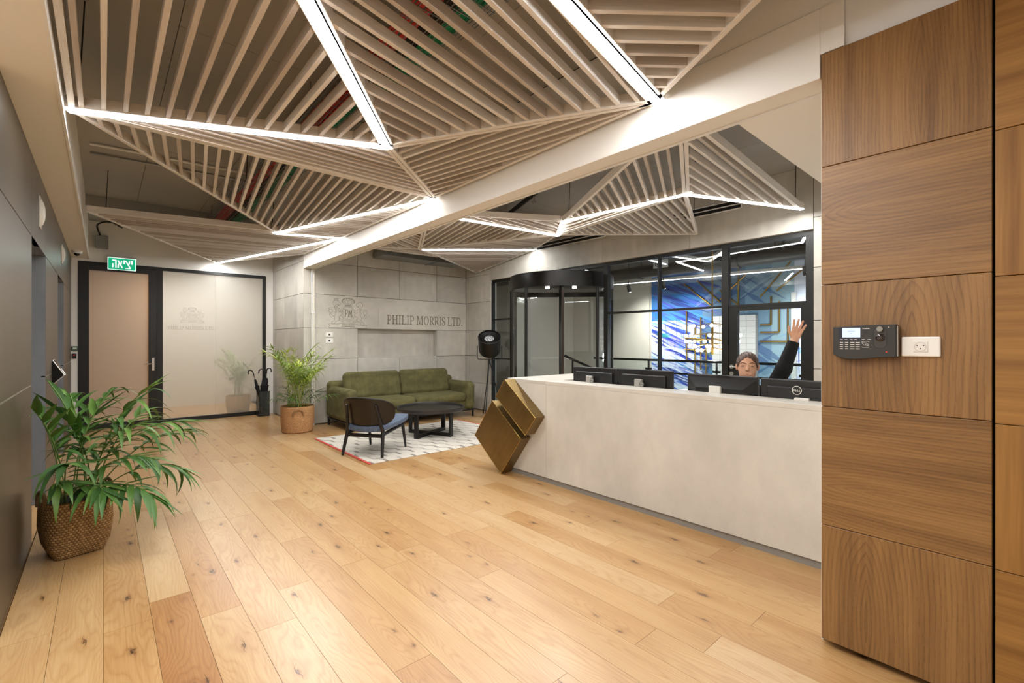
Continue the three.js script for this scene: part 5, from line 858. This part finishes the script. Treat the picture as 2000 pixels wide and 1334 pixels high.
  lightLine('long level light line in front of the mural', [9.0, 2.66, 2.3], [9.0, 2.76, 6.8], o2); lightLine('lobby light line angled towards the kink', [6.68, 2.9, 4.36], [8.38, 2.9, 4.09], o2); lightLine('lobby light line running back from the kink', [8.36, 2.9, 4.03], [6.88, 2.9, 2.84], o2); lightLine('short lobby light line at the upper left of the glazing', [6.65, 2.9, 4.64], [8.1, 2.9, 4.76], o2); lightLine('lobby light line beyond the revolving door', [6.9, 2.9, 6.9], [8.3, 2.9, 8.4], o2); lightLine('far lobby light line seen left of the revolving door', [7.3, 2.9, 9.3], [7.9, 2.9, 11.9], { ...o2, k: LOBBY * 2 }); lightLine('lobby light line at the far right end', [6.8, 2.9, 1.9], [8.3, 2.9, 0.6], o2);
  const tk = [[6.05, 0], [5.2, 0], [2.6, 1], [1.4, 1]]; tk.forEach(([d], i) => { const o = thing('track_spotlight', ['first', 'second', 'third', 'fourth'][i] + ' black track spotlight from the left before the mural', 'light', 8.75, 2.62, d, 'track spotlights'); part(o, 'spot_head', rod(V(-0.03, 0.04, 0), V(0.02, -0.1, 0), 0.04, 14), black); part(o, 'spot_stem', rod(V(-0.02, 0.03, 0), V(-0.02, CEIL - 2.62, 0), 0.008, 6), black); part(o, 'spot_lens', new THREE.CylinderGeometry(0.034, 0.034, 0.004, 16).translate(0.02, -0.104, 0), emissive(new THREE.Color(1, 0.97, 0.9), 6)); const l = new THREE.SpotLight(new THREE.Color(1, 0.98, 0.95), 9, 0, 0.95, 0.7, 2); l.castShadow = true; l.position.copy(V(0.02, -0.12, 0)); l.target.position.copy(V(1.05, -1.35, 0)); o.add(l, l.target); });
  const dk = std(0x4a4a4a, 0.45, 0.6);
  const d1 = thing('lobby_duct', 'large round metal duct under the lobby ceiling', 'duct', 8.55, 2.88, 4); part(d1, 'duct_pipe', rod(V(0, 0, -3.6), V(0, 0, 4.2), 0.13, 24), dk); const cl = new THREE.CylinderGeometry(0.15, 0.15, 0.05, 24).rotateX(Math.PI / 2); for (const z of [-1.6, 0.4, 2.4]) part(d1, 'duct_collar', cl.clone().translate(0, 0, z), dk); for (const d of [-1, 1.6]) part(d1, 'hanger', rod(V(0, 0.1, d), V(0, 0.355, d), 0.01, 6), dk);
  const d2 = thing('lobby_cable_tray', 'dark perforated cable tray under the lobby ceiling', 'cable tray', 7.35, 2.98, 4); part(d2, 'tray', merged([box(-0.15, 0.15, 0, 0.01, -3.6, 4.2), box(-0.15, -0.14, 0, 0.07, -3.6, 4.2), box(0.14, 0.15, 0, 0.07, -3.6, 4.2)]), dk); for (const d of [-2, 0, 2]) part(d2, 'tray_hanger', box(-0.02, 0.02, 0.01, 0.255, d - 0.02, d + 0.02), dk);
  const d3 = thing('blue_lobby_pipe', 'blue sprinkler pipe under the lobby ceiling', 'pipe', 7.85, 3.06, 4); part(d3, 'pipe', rod(V(0, 0, -3.6), V(0, 0, 4.2), 0.045, 16), std(0x2f5ea8, 0.4)); part(d3, 'valve', merged([rod(V(-0.1, -0.1, -1.4), V(-0.1, 0.12, -1.4), 0.05, 12), rod(V(-0.1, -0.22, -1.4), V(-0.1, -0.1, -1.4), 0.025, 10)]), dk);
  const sgn = thing('lobby_sign', 'small white direction sign hanging from the lobby ceiling', 'sign', 8.3, 2.96, 5.0), sm = canvasTexture(128, 64, (g) => { g.fillStyle = '#e8e8e4'; g.fillRect(0, 0, 128, 64); g.strokeStyle = '#202020'; g.lineWidth = 5; g.save(); g.translate(36, 32); g.rotate(0.785); g.strokeRect(-16, -16, 32, 32); g.restore(); g.fillStyle = '#202020'; g.beginPath(); g.moveTo(36, 44); g.lineTo(26, 28); g.lineTo(46, 28); g.fill(); }); const pg = new THREE.PlaneGeometry(0.3, 0.15).rotateY(-Math.PI / 2); pg.translate(-0.011, 0, 0); part(sgn, 'board', rbox(-0.01, 0.01, -0.08, 0.08, -0.16, 0.16, 0.003, 1), white2); part(sgn, 'sign_print', pg, std(0xffffff, 0.5, 0, { map: sm })); part(sgn, 'sign_hanger', rod(V(0, 0.08, 0), V(0, 0.4, 0), 0.005, 6), black);
  const pt = thing('lobby_column_trim', 'white upright trim strip between two parts of the mural', 'trim', 9.79, 0, 3.1); part(pt, 'strip', box(-0.03, 0.02, 0, 2.35, -0.04, 0.04), white2);
}
// ================================================================ receptionist
{
  const cap = (p, a, b, r0, r1) => { const dx = b[0] - a[0], dy = b[1] - a[1], dz = b[2] - a[2], px = p[0] - a[0], py = p[1] - a[1], pz = p[2] - a[2], t = clamp((px * dx + py * dy + pz * dz) / (dx * dx + dy * dy + dz * dz)); return Math.hypot(px - t * dx, py - t * dy, pz - t * dz) - lerp(r0, r1, t); };
  const ell = (p, c, r) => { const x = (p[0] - c[0]) / r[0], y = (p[1] - c[1]) / r[1], z = (p[2] - c[2]) / r[2], k = Math.hypot(x, y, z); return (k - 1) * Math.min(r[0], r[1], r[2]); };
  const smin = (a, b, k) => { const h = clamp(0.5 + 0.5 * (b - a) / k); return lerp(b, a, h) - k * h * (1 - h); };
  function sdf(fn, c, half, res) {
    const mc = new MarchingCubes(res, new THREE.MeshStandardMaterial(), false, false, 90000); mc.isolation = 0; const hs = res / 2;
    for (let k = 0; k < res; k++) for (let j = 0; j < res; j++) for (let i = 0; i < res; i++) mc.field[i + j * res + k * res * res] = -fn([c[0] + (i - hs) / hs * half, c[1] + (j - hs) / hs * half, c[2] + (k - hs) / hs * half]);
    mc.update(); const n = mc.count, g = new THREE.BufferGeometry(), pos = new Float32Array(n * 3); for (let i = 0; i < n; i++) for (let q = 0; q < 3; q++) pos[3 * i + q] = mc.positionArray[3 * i + q] * half + c[q];
    g.setAttribute('position', new THREE.BufferAttribute(pos, 3)); const m = mergeVertices(g, 1e-5); m.computeVertexNormals(); return m;
  }
  const rb = [0.165, 0.975, -0.02], el = [0.262, 1.2, 0.06], wr = [0.335, 1.425, 0.05];
  const la = [-0.165, 0.97, -0.02], le = [-0.22, 0.74, 0.06], lw = [-0.06, 0.79, 0.25];
  const bodyD = (p, k = 0) => {
    let d = cap(p, [0, 0.5, -0.02], [0, 0.68, -0.01], 0.15, 0.125); d = smin(d, cap(p, [0, 0.7, -0.01], [0, 0.93, -0.02], 0.125, 0.12), 0.06); d = smin(d, cap(p, [-0.14, 0.97, -0.02], [0.14, 0.97, -0.02], 0.062, 0.062), 0.06);
    d = smin(d, Math.min(smin(cap(p, rb, el, 0.058, 0.045), cap(p, el, wr, 0.045, 0.03), 0.02), smin(cap(p, la, le, 0.055, 0.045), cap(p, le, lw, 0.044, 0.028), 0.02)), 0.035);
    for (const s of [-1, 1]) d = smin(d, Math.min(cap(p, [s * 0.09, 0.5, 0], [s * 0.1, 0.5, 0.36], 0.085, 0.06), cap(p, [s * 0.1, 0.5, 0.36], [s * 0.1, 0.1, 0.34], 0.058, 0.04)), 0.03);
    for (const s of [-1, 1]) d = smin(d, cap(p, [s * 0.1, 0.055, 0.3], [s * 0.1, 0.045, 0.46], 0.042, 0.035), 0.03);
    return smin(d, cap(p, [0, 0.98, -0.02], [0, 1.14, 0.0], 0.055, 0.05), 0.03) - k;
  };
  const hc = [0, 1.205, 0.0];
  const headD = (p) => {
    let d = ell(p, [0, 1.225, -0.012], [0.077, 0.098, 0.095]); d = smin(d, ell(p, [0, 1.155, 0.022], [0.055, 0.068, 0.062]), 0.035); d = smin(d, cap(p, [0, 1.225, 0.083], [0, 1.188, 0.1], 0.009, 0.014), 0.014);
    for (const s of [-1, 1]) { d = smin(d, ell(p, [s * 0.08, 1.205, -0.012], [0.012, 0.03, 0.018]), 0.008); d = smin(d, ell(p, [s * 0.033, 1.222, 0.066], [0.018, 0.011, 0.014]), 0.012); d = smin(d, cap(p, [s * 0.014, 1.236, 0.077], [s * 0.048, 1.24, 0.063], 0.008, 0.007), 0.012); }
    d = smin(d, cap(p, [-0.02, 1.145, 0.075], [0.02, 1.145, 0.075], 0.008, 0.008), 0.01); return smin(d, cap(p, [0, 0.99, -0.02], [0, 1.14, 0.0], 0.052, 0.05), 0.03);
  };
  const hd = new THREE.Vector3(...wr), fx = new THREE.Vector3(0.95, -0.28, 0.1).normalize(), fy = new THREE.Vector3(0.26, 0.96, 0.02).normalize();
  const at = (a, b, c = 0) => [hd.x + fx.x * a + fy.x * b, hd.y + fx.y * a + fy.y * b, hd.z + fx.z * a + fy.z * b + c];
  const handD = (p) => {
    let d = cap(p, wr, at(0, 0.03), 0.028, 0.026); d = smin(d, Math.min(cap(p, at(-0.022, 0.04), at(-0.026, 0.09), 0.014, 0.013), cap(p, at(0.0, 0.04), at(0, 0.095), 0.0145, 0.013), cap(p, at(0.022, 0.04), at(0.026, 0.086), 0.014, 0.012)), 0.02);
    for (const [a, b, l, sp] of [[-0.03, 0.092, 0.07, -0.2], [-0.01, 0.097, 0.078, -0.05], [0.011, 0.095, 0.072, 0.08], [0.03, 0.086, 0.056, 0.24]]) { const m = at(a + sp * l * 0.5, b + l * 0.5, 0.004), e = at(a + sp * l, b + l, 0.016); d = smin(d, Math.min(cap(p, at(a, b), m, 0.0095, 0.0088), cap(p, m, e, 0.0088, 0.007)), 0.006); }
    return smin(d, Math.min(cap(p, at(-0.022, 0.03), at(-0.055, 0.065, 0.012), 0.013, 0.011), cap(p, at(-0.055, 0.065, 0.012), at(-0.066, 0.1, 0.016), 0.0105, 0.008)), 0.01);
  };
  const t = thing('person', 'receptionist in black behind the desk, hair tied back, one arm raised', 'person', 4.1, 0, 1.652); t.rotation.y = Math.atan2(-4.1, 1.652);
  const skin = phy(0xd9a585, 0.55), cloth = std(0x08080a, 0.9), hair = phy(0x4e3626, 0.5);
  const body = part(t, 'body', mergeGeometries([sdf((p) => bodyD(p), [0, 0.74, 0.1], 0.78, 100), sdf(headD, [0, 1.17, 0.0], 0.2, 84), sdf(handD, at(0, 0.09), 0.13, 80)]), skin);
  part(body, 'sweater', sdf((p) => { let d = bodyD(p, 0.013); d = Math.max(d, 0.56 - p[1] - 0.1 * (Math.hypot(p[0], p[2]) > 0.3 ? -1 : 0)); d = Math.max(d, -(Math.hypot(p[0], p[2] + 0.0) < 0.075 ? p[1] * -1 + 1.06 : 1) < 0 ? d : 0.01); const u = (p[0] - wr[0]) * 0.29 + (p[1] - wr[1]) * 0.95; if (p[0] > 0.25) d = Math.max(d, u + 0.005); return Math.max(d, Math.hypot(p[0], p[2] + 0.02) < 0.07 ? p[1] - 1.045 : -1); }, [0, 0.98, 0.08], 0.52, 96), cloth, 'black long sleeved top');
  part(body, 'trousers', sdf((p) => { let d = bodyD(p, 0.01); return Math.max(d, p[1] - 0.64, 0.1 - p[1], Math.abs(p[0]) > 0.2 ? 0.01 : -1); }, [0, 0.4, 0.14], 0.5, 72), cloth);
  for (const s of [-1, 1]) part(body, 'shoe', sdf((p) => Math.max(cap(p, [s * 0.1, 0.048, 0.3], [s * 0.1, 0.042, 0.49], 0.05, 0.04), -p[1] + 0.002), [s * 0.1, 0.06, 0.39], 0.18, 36), cloth);
  part(body, 'hair', sdf((p) => { let d = ell(p, [0, 1.234, -0.02], [0.087, 0.1, 0.1]); d = smin(d, ell(p, [0, 1.22, -0.12], [0.04, 0.042, 0.04]), 0.02); const line = p[2] > -0.03 ? 1.284 - 15 * p[0] * p[0] + 0.35 * Math.max(0, -p[2]) * -1 : 1.15; d = Math.max(d, (line - p[1]) * 0.8); return d + 0.0015 * Math.sin(p[0] * 260 + p[1] * 60); }, [0, 1.24, -0.03], 0.17, 84), hair, 'brown hair tied back');
  for (const s of [-1, 1]) { part(body, 'eye', new THREE.SphereGeometry(0.0085, 16, 10).scale(1.5, 0.45, 0.6).translate(s * 0.033, 1.2165, 0.0785), std(0x1c120c, 0.4)); part(body, 'eyebrow', tube([new THREE.Vector3(s * 0.016, 1.239, 0.0885), new THREE.Vector3(s * 0.034, 1.244, 0.0825), new THREE.Vector3(s * 0.052, 1.239, 0.069)], 0.0026, 10, 6), hair); }
  part(body, 'mouth', new THREE.SphereGeometry(0.012, 16, 8).scale(1.5, 0.35, 0.4).translate(0, 1.146, 0.0825), std(0xa85a4c, 0.5));
  const oc = thing('office_chair', 'office chair of the receptionist behind the desk', 'office chair', 4.12, 0, 1.652); part(oc, 'seat', rbox(-0.22, 0.24, 0.34, 0.4, -0.23, 0.23, 0.025, 3), cable); part(oc, 'backrest', rbox(0.24, 0.29, 0.5, 0.95, -0.2, 0.2, 0.02, 3), cable); part(oc, 'back_stem', bar(new THREE.Vector3(0.2, 0.34, 0), new THREE.Vector3(0.28, 0.36, 0), 0.05, 0.2), cable); part(oc, 'gas_lift', rod(V(0, 0.06, 0), V(0, 0.345, 0), 0.03, 14), darkMetal); for (let k = 0; k < 5; k++) { const a = k * 1.2566 + 0.3; const f = part(oc, 'foot', bar(new THREE.Vector3(0, 0.055, 0), new THREE.Vector3(0.28 * Math.cos(a), 0.05, 0.28 * Math.sin(a)), 0.035, 0.03), cable); part(f, 'castor', new THREE.SphereGeometry(0.026, 12, 8).translate(0.28 * Math.cos(a), 0.0262, 0.28 * Math.sin(a)), cable); }
}
renderer.render(scene, camera);
